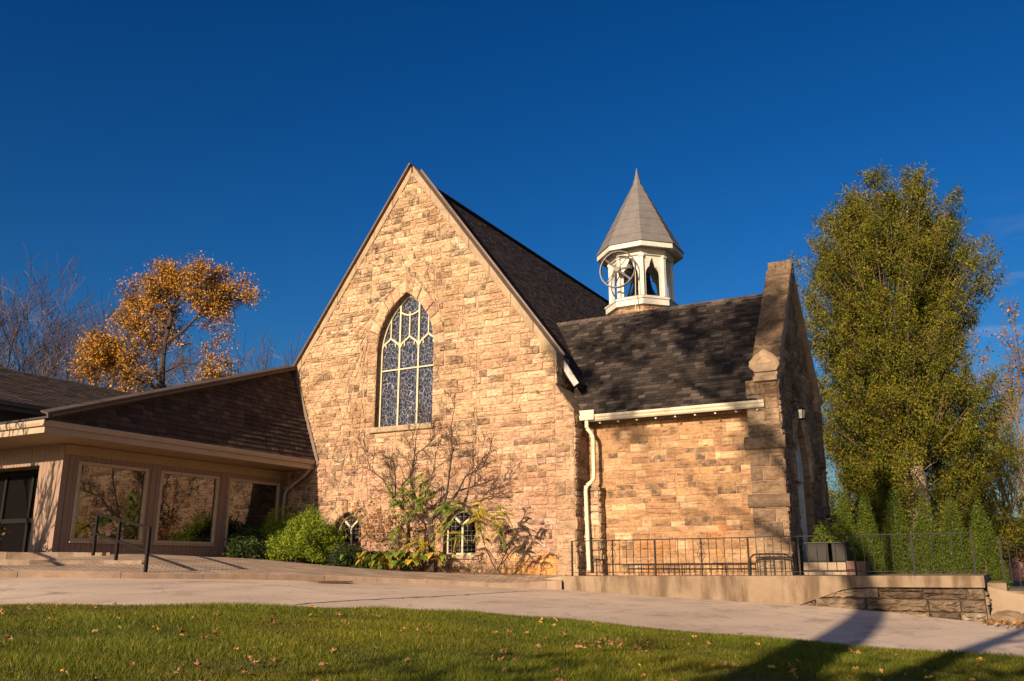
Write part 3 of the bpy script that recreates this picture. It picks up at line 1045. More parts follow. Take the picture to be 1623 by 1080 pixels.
# porch end gable facing right, with a pointed doorway
mb = MB()
XE = 10.80
YR, ZR = 3.45, 8.0
o_e = [(0.6, -0.2), (6.3, -0.2), (6.3, 4.9), (YR, 8.30), (0.6, 4.9)]
DC, DA, DZ, DR = 3.45, 1.0, 2.55, 1.75
h_d = [(DC - DA, -0.2), (DC + DA, -0.2)] + arch_pts(DC, DA, DZ, DR, 7)
h_dr = arch_pts(DC, DA + 0.42, DZ, DR + 0.46, 7)
h_drect = [(DC - DA, -0.2), (DC + DA, -0.2), (DC + DA, DZ), (DC - DA, DZ)]
mb.cur = 1
wall_faces(mb, o_e, [h_d], FX(XE))
mb.cur = 0
stone_field(mb, o_e, [h_dr, h_drect], FX(XE), rng, pal=PAL_PIER_SHADED, ch=(0.2, 0.34), cw=(0.3, 0.7), soot=0.45, depth=0.03, rough=0.018)  # dark pier palette paints in the shade on this right-facing end
ring_stones(mb, DC, DA, DZ, DR, 0.42, 6, FX(XE), rng, soot=0.5)
mb.col = (0.25, 0.17, 0.11, 0.3)
reveal(mb, h_d, FX(XE), 0.45)
mb.cur = 1
mb.box(10.3, XE - 0.01, 0.62, 0.9, -0.2, 4.9)
mb.box(10.3, XE - 0.01, 6.0, 6.28, -0.2, 4.9)
mb.prism([(10.36, 0.62, 4.5), (10.36, YR, 8.0), (10.36, YR, 8.3), (10.36, 0.62, 4.9)], (0.42, 0, 0))
mb.prism([(10.36, 6.28, 4.5), (10.36, YR, 8.0), (10.36, YR, 8.3), (10.36, 6.28, 4.9)], (0.42, 0, 0))
mb.build('porch_gable', [M['stone'], M['mortar']], church)
dr = bpy.data.objects.new('porch_door', None); COL.objects.link(dr); dr.location = (XE, DC, 0); dr.parent = church
mb = MB()
mb.box(10.40, 10.46, DC - DA, DC + DA, 0.1, 2.5)
mb.build('door_leaf', M['white'], dr)
mb = MB()
mb.prism([(10.52, u, z) for u, z in arch_pts(DC, DA, DZ, DR, 9)], (0.10, 0, 0))
mb.box(10.46, 10.60, DC + DA - 0.10, DC + DA, 0.1, DZ + 0.1)
mb.build('door_frame', M['white'], dr)

# corner piers of the porch gable
for (yf_, yb_) in ((0.50, 0.92), (6.02, 6.44)):
    mb = MB()
    o_f = [(10.05, -0.2), (10.92, -0.2), (10.88, 4.85), (10.10, 4.85)]
    FRq = lambda u, z, d, yy=yf_: (u, yy - d, z)
    mb.cur = 1
    mb.prism([(x, yf_ + 0.004, z) for x, z in o_f], (0, yb_ - yf_, 0))
    mb.cur = 0
    stone_field(mb, o_f, [], FRq, rng, ch=(0.30, 0.42), cw=(0.40, 0.95), pal=PAL_PIER_SHADED, soot=0.45, depth=0.03, rough=0.012)
    stone_field(mb, [(yf_, -0.2), (yb_, -0.2), (yb_, 4.85), (yf_, 4.85)], [], lambda u, z, d: (10.90 + d, u, z), rng, ch=(0.30, 0.42), cw=(0.42, 0.6), pal=PAL_PIER_SHADED, soot=0.6, depth=0.03, rough=0.014)
    mb.col = (0.17, 0.115, 0.077, 0.8)
    for zc_ in (3.24, 1.80):
        prof = []
        for k in range(9):
            a = -math.pi / 2 + math.pi * k / 8
            prof.append((yf_ - 0.02 - 0.11 * math.cos(a), zc_ + 0.165 * math.sin(a)))
        mb.prism([(9.99, y_, z_) for y_, z_ in prof], (1.02, 0, 0))
    pier = mb.build('corner_pier', [M['stone'], M['mortar']], church)
    mb = MB()
    y0 = yf_ - 0.13
    mb.col = (1, 1, 1, 0)
    mb.prism([(x, y0, z) for x, z in [(10.24, 5.18), (10.38, 5.03), (10.92, 5.03), (11.02, 5.18), (11.0, 5.32), (10.86, 5.48), (10.64, 5.62), (10.42, 5.48), (10.26, 5.32)]], (0, yb_ - y0, 0))
    mb.box(10.36, 10.94, y0 + 0.06, yb_, 4.93, 5.03)
    mb.box(10.32, 10.92, y0 + 0.03, yb_, 4.80, 4.93)
    for sgn in (-1, 1):
        mb.tube([(10.64 + sgn * 0.20, y0 - 0.005, 5.24), (10.64 + sgn * 0.18, y0 - 0.005, 5.33), (10.64 + sgn * 0.08, y0 - 0.005, 5.40), (10.64, y0 - 0.005, 5.46)], 0.018, 5)
    mb.tube([(10.44, y0 - 0.005, 5.24), (10.84, y0 - 0.005, 5.24)], 0.016, 5)
    mb.build('kneeler', M['coping'], pier, bevel=0.012)

# parapet coping of the porch gable
mb = MB()
def blk(ya, za, yb, zb, th):
    j = rng.uniform(-0.012, 0.012)
    mb.prism([(10.30 + j, ya, za), (10.30 + j, yb, zb), (10.30 + j, yb, zb - th), (10.30 + j, ya, za - th)], (0.68, 0, 0))
NB = 6
for k in range(NB):
    a, b = k / NB, (k + 1) / NB
    for sg in (-1, 1):
        ya, yb = YR + sg * (2.83 - 2.63 * a), YR + sg * (2.83 - 2.63 * b)
        za, zb = 5.42 + 3.22 * a, 5.42 + 3.22 * b
        blk(ya - sg * 0.004, za, yb + sg * 0.004, zb, 0.42)
mb.prism([(10.32, YR - 0.22, 8.22), (10.32, YR + 0.22, 8.22), (10.32, YR + 0.20, 8.90), (10.32, YR + 0.02, 8.95), (10.32, YR - 0.20, 8.87)], (0.64, 0, 0))
pcop = mb.build('parapet_coping', M['coping'], church, bevel=0.014, fixn=True)
# the weathered upper face of the near rake, block by block
mb = MB()
ra = Vector((0, 2.63, 3.22)).normalized(); rn = Vector((1, 0, 0)).cross(ra)
stone_field(mb, [(10.28, 0.0), (11.0, 0.0), (11.0, 4.12), (10.28, 4.12)], [], lambda u, z, d: tuple(Vector((u, YR - 2.83, 5.42)) + ra * z + rn * (d + 0.01)), rng,
            ch=(0.48, 0.85), cw=(1.5, 2.0), pal=PAL_PIER_SHADED, soot=0.85, depth=0.035, rough=0.02, tone=lambda u, z, r: (0.8, 0.78, 0.76, 0.5))
FRt = lambda u, z, d: (u, YR - 0.225 - d, z)
stone_field(mb, [(10.32, 8.30), (10.96, 8.30), (10.96, 8.88), (10.32, 8.88)], [], FRt, rng, ch=(0.6, 0.61), cw=(0.3, 0.4), pal=PAL_PIER_SHADED, soot=0.2, depth=0.03)
stone_field(mb, [(YR - 0.22, 8.30), (YR + 0.2, 8.30), (YR + 0.2, 8.88), (YR - 0.22, 8.88)], [], FX(10.955), rng, ch=(0.6, 0.61), cw=(0.5, 0.6), pal=PAL_PIER_SHADED, soot=0.2, depth=0.03)
mb.build('coping_face', M['stone'], pcop)

# porch roof
EY, EZ = 0.42, 4.32
vl = math.hypot(YR - EY, ZR - EZ)
mb = MB()
mb.prism([(2.6, EY, EZ), (2.6, YR, ZR), (2.6, 2 * YR - EY, EZ), (2.6, 2 * YR - EY - 0.05, EZ - 0.12), (2.6, YR, ZR - 0.18), (2.6, EY + 0.05, EZ - 0.12)], (7.78, 0, 0))
proof = mb.build('porch_roof', M['roofbase'], church, fixn=True)
mb = MB()
shingle_field(mb, (0, EY, EZ), (1, 0, 0), (0, YR - EY, ZR - EZ), [(3.0, -0.03), (10.36, -0.03), (10.36, vl), (3.0, vl)], rng, pal=SH_BROWN, expo=0.135)
shingle_field(mb, (0, 2 * YR - EY, EZ), (-1, 0, 0), (0, -(YR - EY), ZR - EZ), [(-10.36, -0.03), (-4.0, -0.03), (-4.0, vl), (-10.36, vl)], rng, pal=SH_BROWN, expo=0.30, tab=(0.5, 1.0))
mb.build('shingles', M['shingle'], proof)
mb = MB()
for k in range(30):
    x = 2.9 + k * 0.25
    g = rng.uniform(0.85, 1.2)
    mb.col = (0.075 * g, 0.058 * g, 0.052 * g, 0)
    for sg in (-1, 1):
        mb.poly([(x, YR, ZR + 0.04), (x + 0.26, YR, ZR + 0.045 + 0.012), (x + 0.26, YR + sg * 0.11, ZR + 0.012 - 0.095), (x, YR + sg * 0.11, ZR - 0.10)])
mb.build('ridge_cap', M['shingle'], proof)
# rafter tails and brackets
mb = MB()
for k in range(9):
    x = 6.05 + k * 0.54
    mb.prism([(x - 0.035, 0.52, 4.16), (x - 0.035, 0.90, 4.36), (x - 0.035, 0.90, 4.54), (x - 0.035, 0.52, 4.30)], (0.07, 0, 0))
mb.box(5.5, 10.05, 0.50, 0.53, 4.10, 4.30)
mb.build('rafter_tails', M['rafter'], proof)
for k in range(9):
    x = 6.05 + k * 0.54
    mb = MB()
    mb.box(x - 0.022, x + 0.022, 0.42, 0.50, 4.06, 4.09)
    mb.build('gutter_bracket', M['white'], proof)
mb = MB()
prof = [(0.50, 4.13), (0.40, 4.13), (0.37, 4.17), (0.385, 4.21), (0.355, 4.25), (0.35, 4.31), (0.375, 4.31), (0.39, 4.16), (0.50, 4.16)]
mb.prism([(5.75, y, z) for y, z in prof], (4.80, 0, 0))
mb.box(10.545, 10.56, 0.355, 0.50, 4.13, 4.31)
gut = mb.build('gutter', M['gutter'], church, fixn=True)
mb = MB()
mb.prism([(5.30, 0.30, 4.44), (5.42, 0.30, 4.16), (5.92, 0.30, 4.16), (5.93, 0.30, 4.44)], (0, 0.19, 0))
mb.build('conductor_head', M['gutter'], gut, bevel=0.01, fixn=True)
mb = MB()
P = [(5.68, 0.38, 4.18), (5.68, 0.38, 3.95), (5.80, 0.44, 3.78), (5.83, 0.45, 3.65), (5.83, 0.44, 2.58), (5.78, 0.42, 2.48), (5.66, 0.34, 2.36), (5.63, 0.33, 2.25), (5.68, 0.33, 0.12)]
for a, b in zip(P[:-1], P[1:]):
    mb.beam(a, b, 0.105, 0.085, up=(0, -1, 0.001))
mb.build('downspout', M['gutter'], church, bevel=0.012)
# wall lantern by the door
ln_ = bpy.data.objects.new('wall_lantern', None); COL.objects.link(ln_); ln_.location = (10.85, 2.35, 4.1); ln_.parent = church
mb = MB()
mb.lathe((11.08, 2.35, 4.05), [(0.02, 0.36), (0.12, 0.28), (0.13, 0.26), (0.11, 0.25)], 6)
mb.lathe((11.08, 2.35, 4.05), [(0.08, -0.02), (0.10, 0.0), (0.10, 0.02)], 6)
for k in range(6):
    a = k * math.pi / 3
    mb.beam((11.08 + 0.085 * math.cos(a), 2.35 + 0.085 * math.sin(a), 4.06), (11.08 + 0.115 * math.cos(a), 2.35 + 0.115 * math.sin(a), 4.31), 0.012, 0.012)
mb.tube([(10.82, 2.35, 4.50), (10.95, 2.35, 4.56), (11.08, 2.35, 4.50), (11.08, 2.35, 4.40)], 0.012, 5)
mb.build('lantern_cage', M['iron'], ln_)
mb = MB()
mb.lathe((11.08, 2.35, 4.06), [(0.075, 0), (0.10, 0.24)], 6)
mb.build('lantern_glass', plain('frosted_pane', (0.42, 0.38, 0.33), 0.3), ln_)

# ------------------------------------------------------------------ belfry
BX, BY = 5.45, 5.75
bel = bpy.data.objects.new('belfry', None); COL.objects.link(bel); bel.location = (BX, BY, 8.6); bel.parent = church
A0 = R(22.5)
mb = MB()
mb.cur = 1
mb.lathe((BX, BY, 0), [(1.10, 4.5), (1.10, 8.66)], 8, A0)
mb.cur = 0
for k in range(8):
    a1, a2 = A0 + k * math.pi / 4, A0 + (k + 1) * math.pi / 4
    p1 = Vector((BX + 1.1 * math.cos(a1), BY + 1.1 * math.sin(a1), 0)); p2 = Vector((BX + 1.1 * math.cos(a2), BY + 1.1 * math.sin(a2), 0))
    tu = (p2 - p1).normalized(); nn = Vector((math.cos((a1 + a2) / 2), math.sin((a1 + a2) / 2), 0))
    Lf = (p2 - p1).length
    fr = lambda u, z, d, p1=p1, tu=tu, nn=nn: tuple(p1 + tu * u + nn * d + Vector((0, 0, z)))
    if nn.y < 0.5:
        stone_field(mb, [(0, 6.8), (Lf, 6.8), (Lf, 8.64), (0, 8.64)], [], fr, rng, ch=(0.16, 0.26), cw=(0.22, 0.42), pal=PAL_ORANGE, soot=0.12, depth=0.02)
mb.build('belfry_base', [M['stone'], M['mortar']], bel)
mb = MB()
mb.lathe((BX, BY, 0), [(1.12, 8.62), (1.24, 8.66), (1.24, 8.84), (1.28, 8.87), (1.28, 8.91), (1.06, 9.02), (0.98, 9.02)], 8, A0)
mb.build('base_moulding', M['white'], bel)
mb = MB()
for k in range(8):
    a1, a2 = A0 + k * math.pi / 4, A0 + (k + 1) * math.pi / 4
    Rb = 1.05
    p1 = Vector((BX + Rb * math.cos(a1), BY + Rb * math.sin(a1), 0)); p2 = Vector((BX + Rb * math.cos(a2), BY + Rb * math.sin(a2), 0))
    tu = (p2 - p1).normalized(); nn = Vector((math.cos((a1 + a2) / 2), math.sin((a1 + a2) / 2), 0))
    Lf = (p2 - p1).length
    c = Lf / 2
    hl = [[(c - 0.265, 9.02), (c + 0.265, 9.02), (c + 0.265, 9.76), (c - 0.265, 9.76)], arch_pts(c, 0.265, 9.76, 0.36, 5), arch_pts(c, 0.125, 9.96, 0.42, 4)]
    pieces = [[(0, 9.0), (Lf, 9.0), (Lf, 10.5), (0, 10.5)]]
    for q in hl:
        nx_ = []
        for p in pieces:
            nx_ += subtract_convex(p, q)
        pieces = nx_
    for p in pieces:
        if len(p) >= 3 and abs(area(p)) > 1e-5:
            mb.prism([tuple(p1 + tu * u + Vector((0, 0, z))) for u, z in p], -nn * 0.09)
mb.build('arcade', M['white'], bel, fixn=True)
for k in range(8):
    a1 = A0 + k * math.pi / 4
    mb = MB()
    mb.beam((BX + 1.06 * math.cos(a1), BY + 1.06 * math.sin(a1), 9.0), (BX + 1.06 * math.cos(a1), BY + 1.06 * math.sin(a1), 10.5), 0.13, 0.11, up=(math.cos(a1), math.sin(a1), 0))
    mb.beam((BX + 1.07 * math.cos(a1), BY + 1.07 * math.sin(a1), 10.36), (BX + 1.07 * math.cos(a1), BY + 1.07 * math.sin(a1), 10.44), 0.17, 0.15, up=(math.cos(a1), math.sin(a1), 0))
    mb.build('corner_post', M['white'], bel, bevel=0.01)
mb = MB()
mb.lathe((BX, BY, 0), [(1.03, 10.42), (1.12, 10.44), (1.14, 10.52), (1.18, 10.58), (1.18, 10.68), (0.9, 10.70)], 8, A0)
mb.build('cornice', M['white'], bel)
mb = MB()
mb.lathe((BX, BY, 0), [(0.6, 10.72), (1.12, 10.70), (1.49, 10.62), (1.50, 10.62), (1.50, 10.79), (1.40, 10.82)], 8, A0)
mb.build('eave_fascia', M['white'], bel)
mb = MB()
NT = 8
def spr(t):
    return 1.53 * (1 - t) + 0.125 * t
for k in range(NT):
    t0, t1 = k / NT, (k + 1) / NT
    z0, z1 = 10.795 + 2.72 * t0, 10.795 + 2.72 * t1
    mb.lathe((BX, BY, 0), [(spr(t0) + 0.012, z0), (spr(t0) + 0.012, z0 + 0.006), (spr(t1), z1 + 0.004)], 8, A0, cap=True)
spire = mb.build('spire_roof', M['spire'], bel)
mb = MB()
mb.lathe((BX, BY, 0), [(0.150, 13.46), (0.150, 13.52), (0.10, 13.68), (0.055, 13.86), (0.008, 14.12)], 8, A0)
mb.build('finial', M['spire'], bel)

# the bell hanging in the belfry, with its wheel
bellt = thing('church_bell', 'dark bronze bell with a large grey four-spoked wheel in the white belfry', 'bell', (BX, BY, 9.2))
mb = MB()
mb.lathe((BX + 0.05, BY, 9.12), [(0.56, 0.0), (0.57, 0.04), (0.52, 0.10), (0.44, 0.22), (0.36, 0.38), (0.31, 0.56), (0.28, 0.68), (0.20, 0.76), (0.06, 0.79)], 24)
mb.build('bell_body', M['bell'], bellt, smooth=True)
mb = MB()
mb.beam((BX + 0.05, BY - 1.3, 9.98), (BX + 0.05, BY + 0.75, 9.98), 0.10, 0.14)
mb.box(BX - 0.20, BX + 0.30, BY - 0.12, BY + 0.12, 9.86, 10.06)
for sg in (-1, 1):
    mb.tube([(BX + 0.05 + sg * 0.3, BY - 0.70, 9.02), (BX + 0.05, BY - 0.70, 9.98)], 0.035, 6)
    mb.tube([(BX + 0.05 + sg * 0.3, BY + 0.70, 9.02), (BX + 0.05, BY + 0.70, 9.98)], 0.035, 6)
mb.build('yoke', M['bell'], bellt)
WX, WY, WZ_ = BX - 0.32, BY - 1.32, 9.92
mb = MB()
Rw = 0.63
ringp = [(WX + Rw * math.cos(2 * math.pi * k / 40), WY, WZ_ + Rw * math.sin(2 * math.pi * k / 40)) for k in range(41)]
for dy in (-0.035, 0.035):
    mb.tube([(x, y + dy, z) for x, y, z in ringp], 0.024, 6, cap=False)
for k in range(4):
    a = R(47) + k * math.pi / 2
    for da in (-0.05, 0.05):
        mb.tube([(WX + 0.08 * math.cos(a + da * 5), WY + da * 0.7, WZ_ + 0.08 * math.sin(a + da * 5)), (WX + Rw * math.cos(a + da * 0.4), WY + da * 0.7, WZ_ + Rw * math.sin(a + da * 0.4))], 0.016, 5)
mb.lathe((WX, WY, WZ_ - 0.03), [(0.02, 0), (0.02, 0.01)], 6)
mb.tube([(WX, WY - 0.08, WZ_), (WX, WY + 0.08, WZ_)], 0.10, 10)
mb.tube([(WX, WY, WZ_), (BX + 0.05, BY - 1.2, 9.98)], 0.04, 6)
mb.build('bell_wheel', M['wheel'], bellt)
mb = MB()
mb.tube([(WX + Rw, WY, WZ_ - 0.1), (WX + Rw - 0.01, WY - 0.02, 9.2), (WX + Rw - 0.02, WY - 0.05, 8.5), (WX + Rw - 0.02, WY + 0.1, 7.3)], 0.016, 5)
mb.build('bell_rope', M['cream'], bellt)

# ------------------------------------------------------------------ the low annex on the left
annex = thing('church_annex', 'low beige annex with steep shingled mansard, big picture windows and pale fascia', 'annex building', (-5, -4, 0.5))
def part_empty(name, loc, parent):
    o = bpy.data.objects.new(name, None)
    COL.objects.link(o)
    o.empty_display_size = 0.2
    o.parent = parent
    o.location = Vector(loc) - rootloc(parent)
    return o
XA, YA = -5.0, -7.9
WIN = [(-7.48, -5.36), (-4.95, -2.83), (-2.43, -0.27)]
WZ0, WZ1 = 0.84, 2.84
def boards(mb, outline, holes, fr, w=0.15, th=0.014):
    us = [q[0] for q in outline]
    u = min(us)
    zs = [q[1] for q in outline]
    while u < max(us):
        pieces = [clip_convex([(u + 0.005, min(zs)), (u + w - 0.005, min(zs)), (u + w - 0.005, max(zs)), (u + 0.005, max(zs))], outline)]
        for q in holes:
            nx_ = []
            for p in pieces:
                if len(p) >= 3:
                    nx_ += subtract_convex(p, q)
            pieces = nx_
        for p in pieces:
            if len(p) >= 3 and abs(area(p)) > 0.002:
                n = len(p)
                a = [fr(x, z, th) for x, z in p]; b = [fr(x, z, 0) for x, z in p]
                mb.add(a + b, [list(range(n))] + [(i, n + i, n + (i + 1) % n, (i + 1) % n) for i in range(n)])
        u += w
mb = MB()
fxa = FX(XA)
ow = [(YA, 0.35), (0.0, 0.35), (0.0, 3.25), (YA, 3.25)]
hw = [[(a, WZ0), (b, WZ0), (b, WZ1), (a, WZ1)] for a, b in WIN]
mb.cur = 1
wall_faces(mb, ow, hw, fxa)
mb.cur = 0
boards(mb, ow, hw, fxa)
fya = lambda u, z, d: (u, YA - d, z)
op = [(-5.93, 0.35), (-5.0, 0.35), (-5.0, 3.25), (-5.93, 3.25)]
mb.cur = 1
wall_faces(mb, op, [], fya)
mb.cur = 0
boards(mb, op, [], fya)
oh = [(-9.6, 2.74), (-5.93, 2.74), (-5.93, 3.25), (-9.6, 3.25)]
mb.cur = 1
wall_faces(mb, oh, [], fya)
mb.cur = 0
boards(mb, oh, [], fya)
ol = [(-15, 0.3), (-9.6, 0.3), (-9.6, 3.25), (-15, 3.25)]
wall_faces(mb, ol, [], fya)
boards(mb, ol, [], fya)
mb.box(-5.95, -5.93, YA, YA + 0.75, 0.35, 3.2)
mb.box(-9.62, -9.60, YA, YA + 0.75, 0.35, 3.2)
mb.box(-9.6, -5.93, YA, YA + 0.75, 2.76, 2.80)
mb.build('wall', [M['siding'], M['siding_gap']], annex)
mb = MB()
mb.box(-5.02, -4.965, YA - 0.035, YA + 0.12, 0.36, 3.2)
mb.box(-5.12, -5.02, YA - 0.035, YA - 0.01, 0.36, 3.2)
mb.build('corner_board', M['siding'], annex)
for a in (-5.25, -5.06, -2.72, -2.53):
    mb = MB()
    mb.box(XA + 0.015, XA + 0.03, a, a + 0.09, 0.40, 2.97)
    mb.build('cover_batten', M['siding'], annex)
mb = MB()
mb.box(XA, XA + 0.05, YA, -0.02, 2.98, 3.22)
mb.build('frieze_board', M['soffit'], annex)
mb = MB()
mb.box(XA - 0.2, XA + 0.012, YA - 0.05, 0, 0.1, 0.36)
mb.box(-15, XA - 0.2, YA - 0.05, YA + 0.9, 0.1, 0.36)
mb.build('plinth', M['concrete'], annex)
for a, b in WIN:
    w = part_empty('picture_window', (XA, (a + b) / 2, WZ0), annex)
    mb = MB()
    fw_ = 0.085
    mb.box(XA - 0.05, XA + 0.045, a, b, WZ0, WZ0 + fw_)
    mb.box(XA - 0.05, XA + 0.045, a, b, WZ1 - fw_, WZ1)
    mb.box(XA - 0.05, XA + 0.045, a, a + fw_, WZ0 + fw_, WZ1 - fw_)
    mb.box(XA - 0.05, XA + 0.045, b - fw_, b, WZ0 + fw_, WZ1 - fw_)
    mb.box(XA + 0.0, XA + 0.075, a - 0.03, b + 0.03, WZ0 - 0.035, WZ0 - 0.002)
    mb.build('window_frame', M['frame_tan'], w, bevel=0.006)
    mb = MB()
    mb.poly([(XA - 0.02, a + 0.05, WZ0 + 0.05), (XA - 0.02, b - 0.05, WZ0 + 0.05), (XA - 0.02, b - 0.05, WZ1 - 0.05), (XA - 0.02, a + 0.05, WZ1 - 0.05)])
    mb.build('pane', M['glass'], w)
# glazed entrance, recessed
ent = part_empty('entrance_door', (-7.8, YA + 0.7, 0.5), annex)
mb = MB()
yd = YA + 0.70
for x in (-9.6, -8.42, -7.22, -6.03):
    mb.box(x, x + 0.10, yd - 0.06, yd + 0.04, 0.4, 2.76)
for z in (0.4, 1.35, 2.62):
    mb.box(-9.6, -5.93, yd - 0.05, yd + 0.03, z, z + 0.12)
mb.build('door_frame', M['dark'], ent)
mb = MB()
mb.poly([(-9.55, yd, 0.45), (-5.95, yd, 0.45), (-5.95, yd, 2.7), (-9.55, yd, 2.7)])
mb.build('pane', M['glass_door'], ent)

# eaves: soffit, fascia with built-in gutter
XE_, YE_ = -3.77, -9.30
mb = MB()
mb.box(-15, XE_ - 0.02, YE_ + 0.02, 0.0, 3.245, 3.275)
mb.build('soffit', M['soffit'], annex)
mb = MB()
mb.box(XE_ - 0.03, XE_, YE_, -0.02, 3.25, 3.40)
mb.box(-15, XE_ - 0.03, YE_, YE_ + 0.03, 3.25, 3.40)
mb.prism([(XE_ - 0.03, YE_ - 0.1, 3.40), (XE_ + 0.07, YE_ - 0.1, 3.405), (XE_ + 0.10, YE_ - 0.1, 3.47), (XE_ + 0.10, YE_ - 0.1, 3.535), (XE_ - 0.03, YE_ - 0.1, 3.535)], (0, 9.28, 0))
mb.prism([(XE_ - 0.03, YE_ + 0.03, 3.40), (XE_ - 0.03, YE_ - 0.07, 3.405), (XE_ - 0.03, YE_ - 0.098, 3.47), (XE_ - 0.03, YE_ - 0.098, 3.535), (XE_ - 0.03, YE_ + 0.03, 3.535)], (-11.2, 0, 0))
mb.build('fascia_gutter', M['pinktrim'], annex, fixn=True)
# steep shingled slope
mO = Vector((-3.72, 0, 3.52)); mV = Vector((-1.22, 0, 3.10)); ml = mV.length
mb = MB()
mb.poly([(-3.70, -9.32, 3.50), (-3.70, 0, 3.50), (-4.94, 0, 6.64)])
mb.poly([(-3.76, -9.32, 3.50), (-4.99, 0, 6.60), (-3.76, 0, 3.50)])
mans = mb.build('mansard_roof', M['roofbase'], annex)
mb = MB()
def mtone(u, v):  # darker patch low on the slope, towards the gable
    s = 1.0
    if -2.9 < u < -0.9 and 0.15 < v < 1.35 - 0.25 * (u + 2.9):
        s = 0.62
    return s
shingle_field(mb, mO, (0, 1, 0), mV, [(-9.32, 0), (-0.06, 0), (-0.06, ml + 0.02), (-9.32, 0.02)], rng, pal=SH_RED, expo=0.155, tab=(0.26, 0.34), tone_at=mtone, thick=0.022, tg=0.007)
mb.build('shingles', M['shingle'], mans)
A_, B_, C_, D_ = Vector((-3.66, -9.36, 3.62)), Vector((-4.93, 0.0, 6.72)), Vector((-13, 0.0, 4.5)), Vector((-13, -9.36, 2.9))
mb = MB()
dwn = Vector((0, 0, -0.12))
mb.prism([A_, B_, C_], dwn)
mb.prism([A_, C_, Vector((-15, -9.36, 3.56))], Vector((0, 0, -0.05)))
mb.build('upper_roof', M['roofbase'], annex, fixn=True)
mb = MB()
off = Vector((0.14, -0.08, 0.0))
mb.beam(A_ + off, B_ + off, 0.05, 0.14, up=(0.2, 0.1, 1))
mb.beam(A_ + Vector((0.0, 0, 0.06)), B_ + Vector((0.0, 0, 0.06)), 0.40, 0.04, up=(0.3, 0.1, 1))
mb.build('hip_trim', plain('brown_trim', (0.055, 0.036, 0.030), 0.7, (0.08, 0.055, 0.045), 5), annex)
mb = MB()
p = A_.lerp(B_, 0.585)
mb.prism([(p.x - 0.5, p.y, p.z + 0.05), (p.x - 0.5, p.y + 1.0, p.z + 0.40), (p.x - 0.5, p.y + 1.0, p.z + 0.48), (p.x - 0.5, p.y, p.z + 0.16)], (-0.7, 0, 0))
mb.build('roof_vent', M['roofbase'], annex, fixn=True)
# flashing up the stone wall
mb = MB()
mb.beam((-3.62, -0.05, 3.40), (-4.90, -0.05, 6.70), 0.05, 0.17, up=(3.1, 0, 1.25))
mb.build('wall_flashing', plain('brown_flashing', (0.16, 0.105, 0.08), 0.5, (0.12, 0.08, 0.06), 3), annex)
mb = MB()
P = [(-3.80, -0.18, 3.38), (-3.86, -0.18, 3.22), (-3.98, -0.17, 3.10), (-4.62, -0.16, 2.72), (-4.74, -0.16, 2.64), (-4.84, -0.16, 2.50), (-4.86, -0.16, 0.5)]
mb.tube(P, 0.055, 8)
mb.build('downspout', M['pinktrim'], annex, smooth=True)
mb = MB()
for a, b in (((-4.25, -0.10, 1.5), (-3.35, -0.10, 1.55)), ((-4.22, -0.10, 0.8), (-4.22, -0.10, 1.5)), ((-3.37, -0.10, 0.8), (-3.37, -0.10, 1.55)), ((-4.25, -0.10, 1.42), (-3.35, -0.10, 1.47))):
    mb.beam(a, b, 0.05, 0.05, up=(0, 1, 0.01))
mb.build('wall_grille_frame', plain('pale_frame', (0.20, 0.19, 0.18), 0.5), church)

# ------------------------------------------------------------------ the wing behind the annex
wing = thing('shingled_wing', 'low wing with long brown shingled roof behind the annex, cut by the left edge', 'building', (-14, -6, 0))
mb = MB()
mb.box(-18.5, -13.7, -16, 1.0, 0, 5.5)
mb.build('wall', plain('dark_siding', (0.09, 0.07, 0.06), 0.8), wing)
mb = MB()
wV = Vector((-3.0, 0, 1.72))
mb.prism([(-13.0, -16, 5.55), (-16.0, -16, 7.27), (-19.0, -16, 5.55), (-18.95, -16, 5.40), (-16, -16, 7.10), (-13.05, -16, 5.40)], (0, 18.6, 0))
wr = mb.build('roof', M['roofbase'], wing, fixn=True)
mb = MB()
shingle_field(mb, (-13.0, 0, 5.55), (0, 1, 0), wV, [(-16, -0.02), (2.6, -0.02), (2.6, wV.length), (-16, wV.length)], rng, pal=SH_RED, expo=0.16, tab=(0.3, 0.6))
mb.build('shingles', M['shingle'], wr)
mb = MB()
mb.box(-13.03, -12.88, -16, -2.0, 5.40, 5.54)
mb.box(-13.06, -13.03, -16, -2.0, 5.25, 5.50)
mb.build('gutter', plain('brown_gutter', (0.09, 0.07, 0.055), 0.5), wing)

# ------------------------------------------------------------------ ground, road, paving, lawn
def grid_obj(name, xs, ys, mat, dz):
    X, Y = np.meshgrid(xs, ys)
    Z = hgt_np(np.stack([X.ravel(), Y.ravel()], 1)) + dz
    nx, ny = len(xs), len(ys)
    me = bpy.data.meshes.new(name)
    V = np.stack([X.ravel(), Y.ravel(), Z], 1)
    F = [(j * nx + i, j * nx + i + 1, (j + 1) * nx + i + 1, (j + 1) * nx + i) for j in range(ny - 1) for i in range(nx - 1)]
    me.from_pydata(V.tolist(), [], F)
    me.polygons.foreach_set('use_smooth', [True] * len(F))
    me.materials.append(mat)
    o = bpy.data.objects.new(name, me)
    COL.objects.link(o)
    return structure(o)
gx = np.concatenate([[-600, -300, -150, -90, -60], np.arange(-45, 46, 1.5), [60, 90, 150, 300, 600]])
gy = np.concatenate([[-300, -150, -90, -60], np.arange(-45, 61, 1.5), [80, 120, 200, 400, 900]])
grid_obj('ground', gx, gy, M['earth'], -0.16)

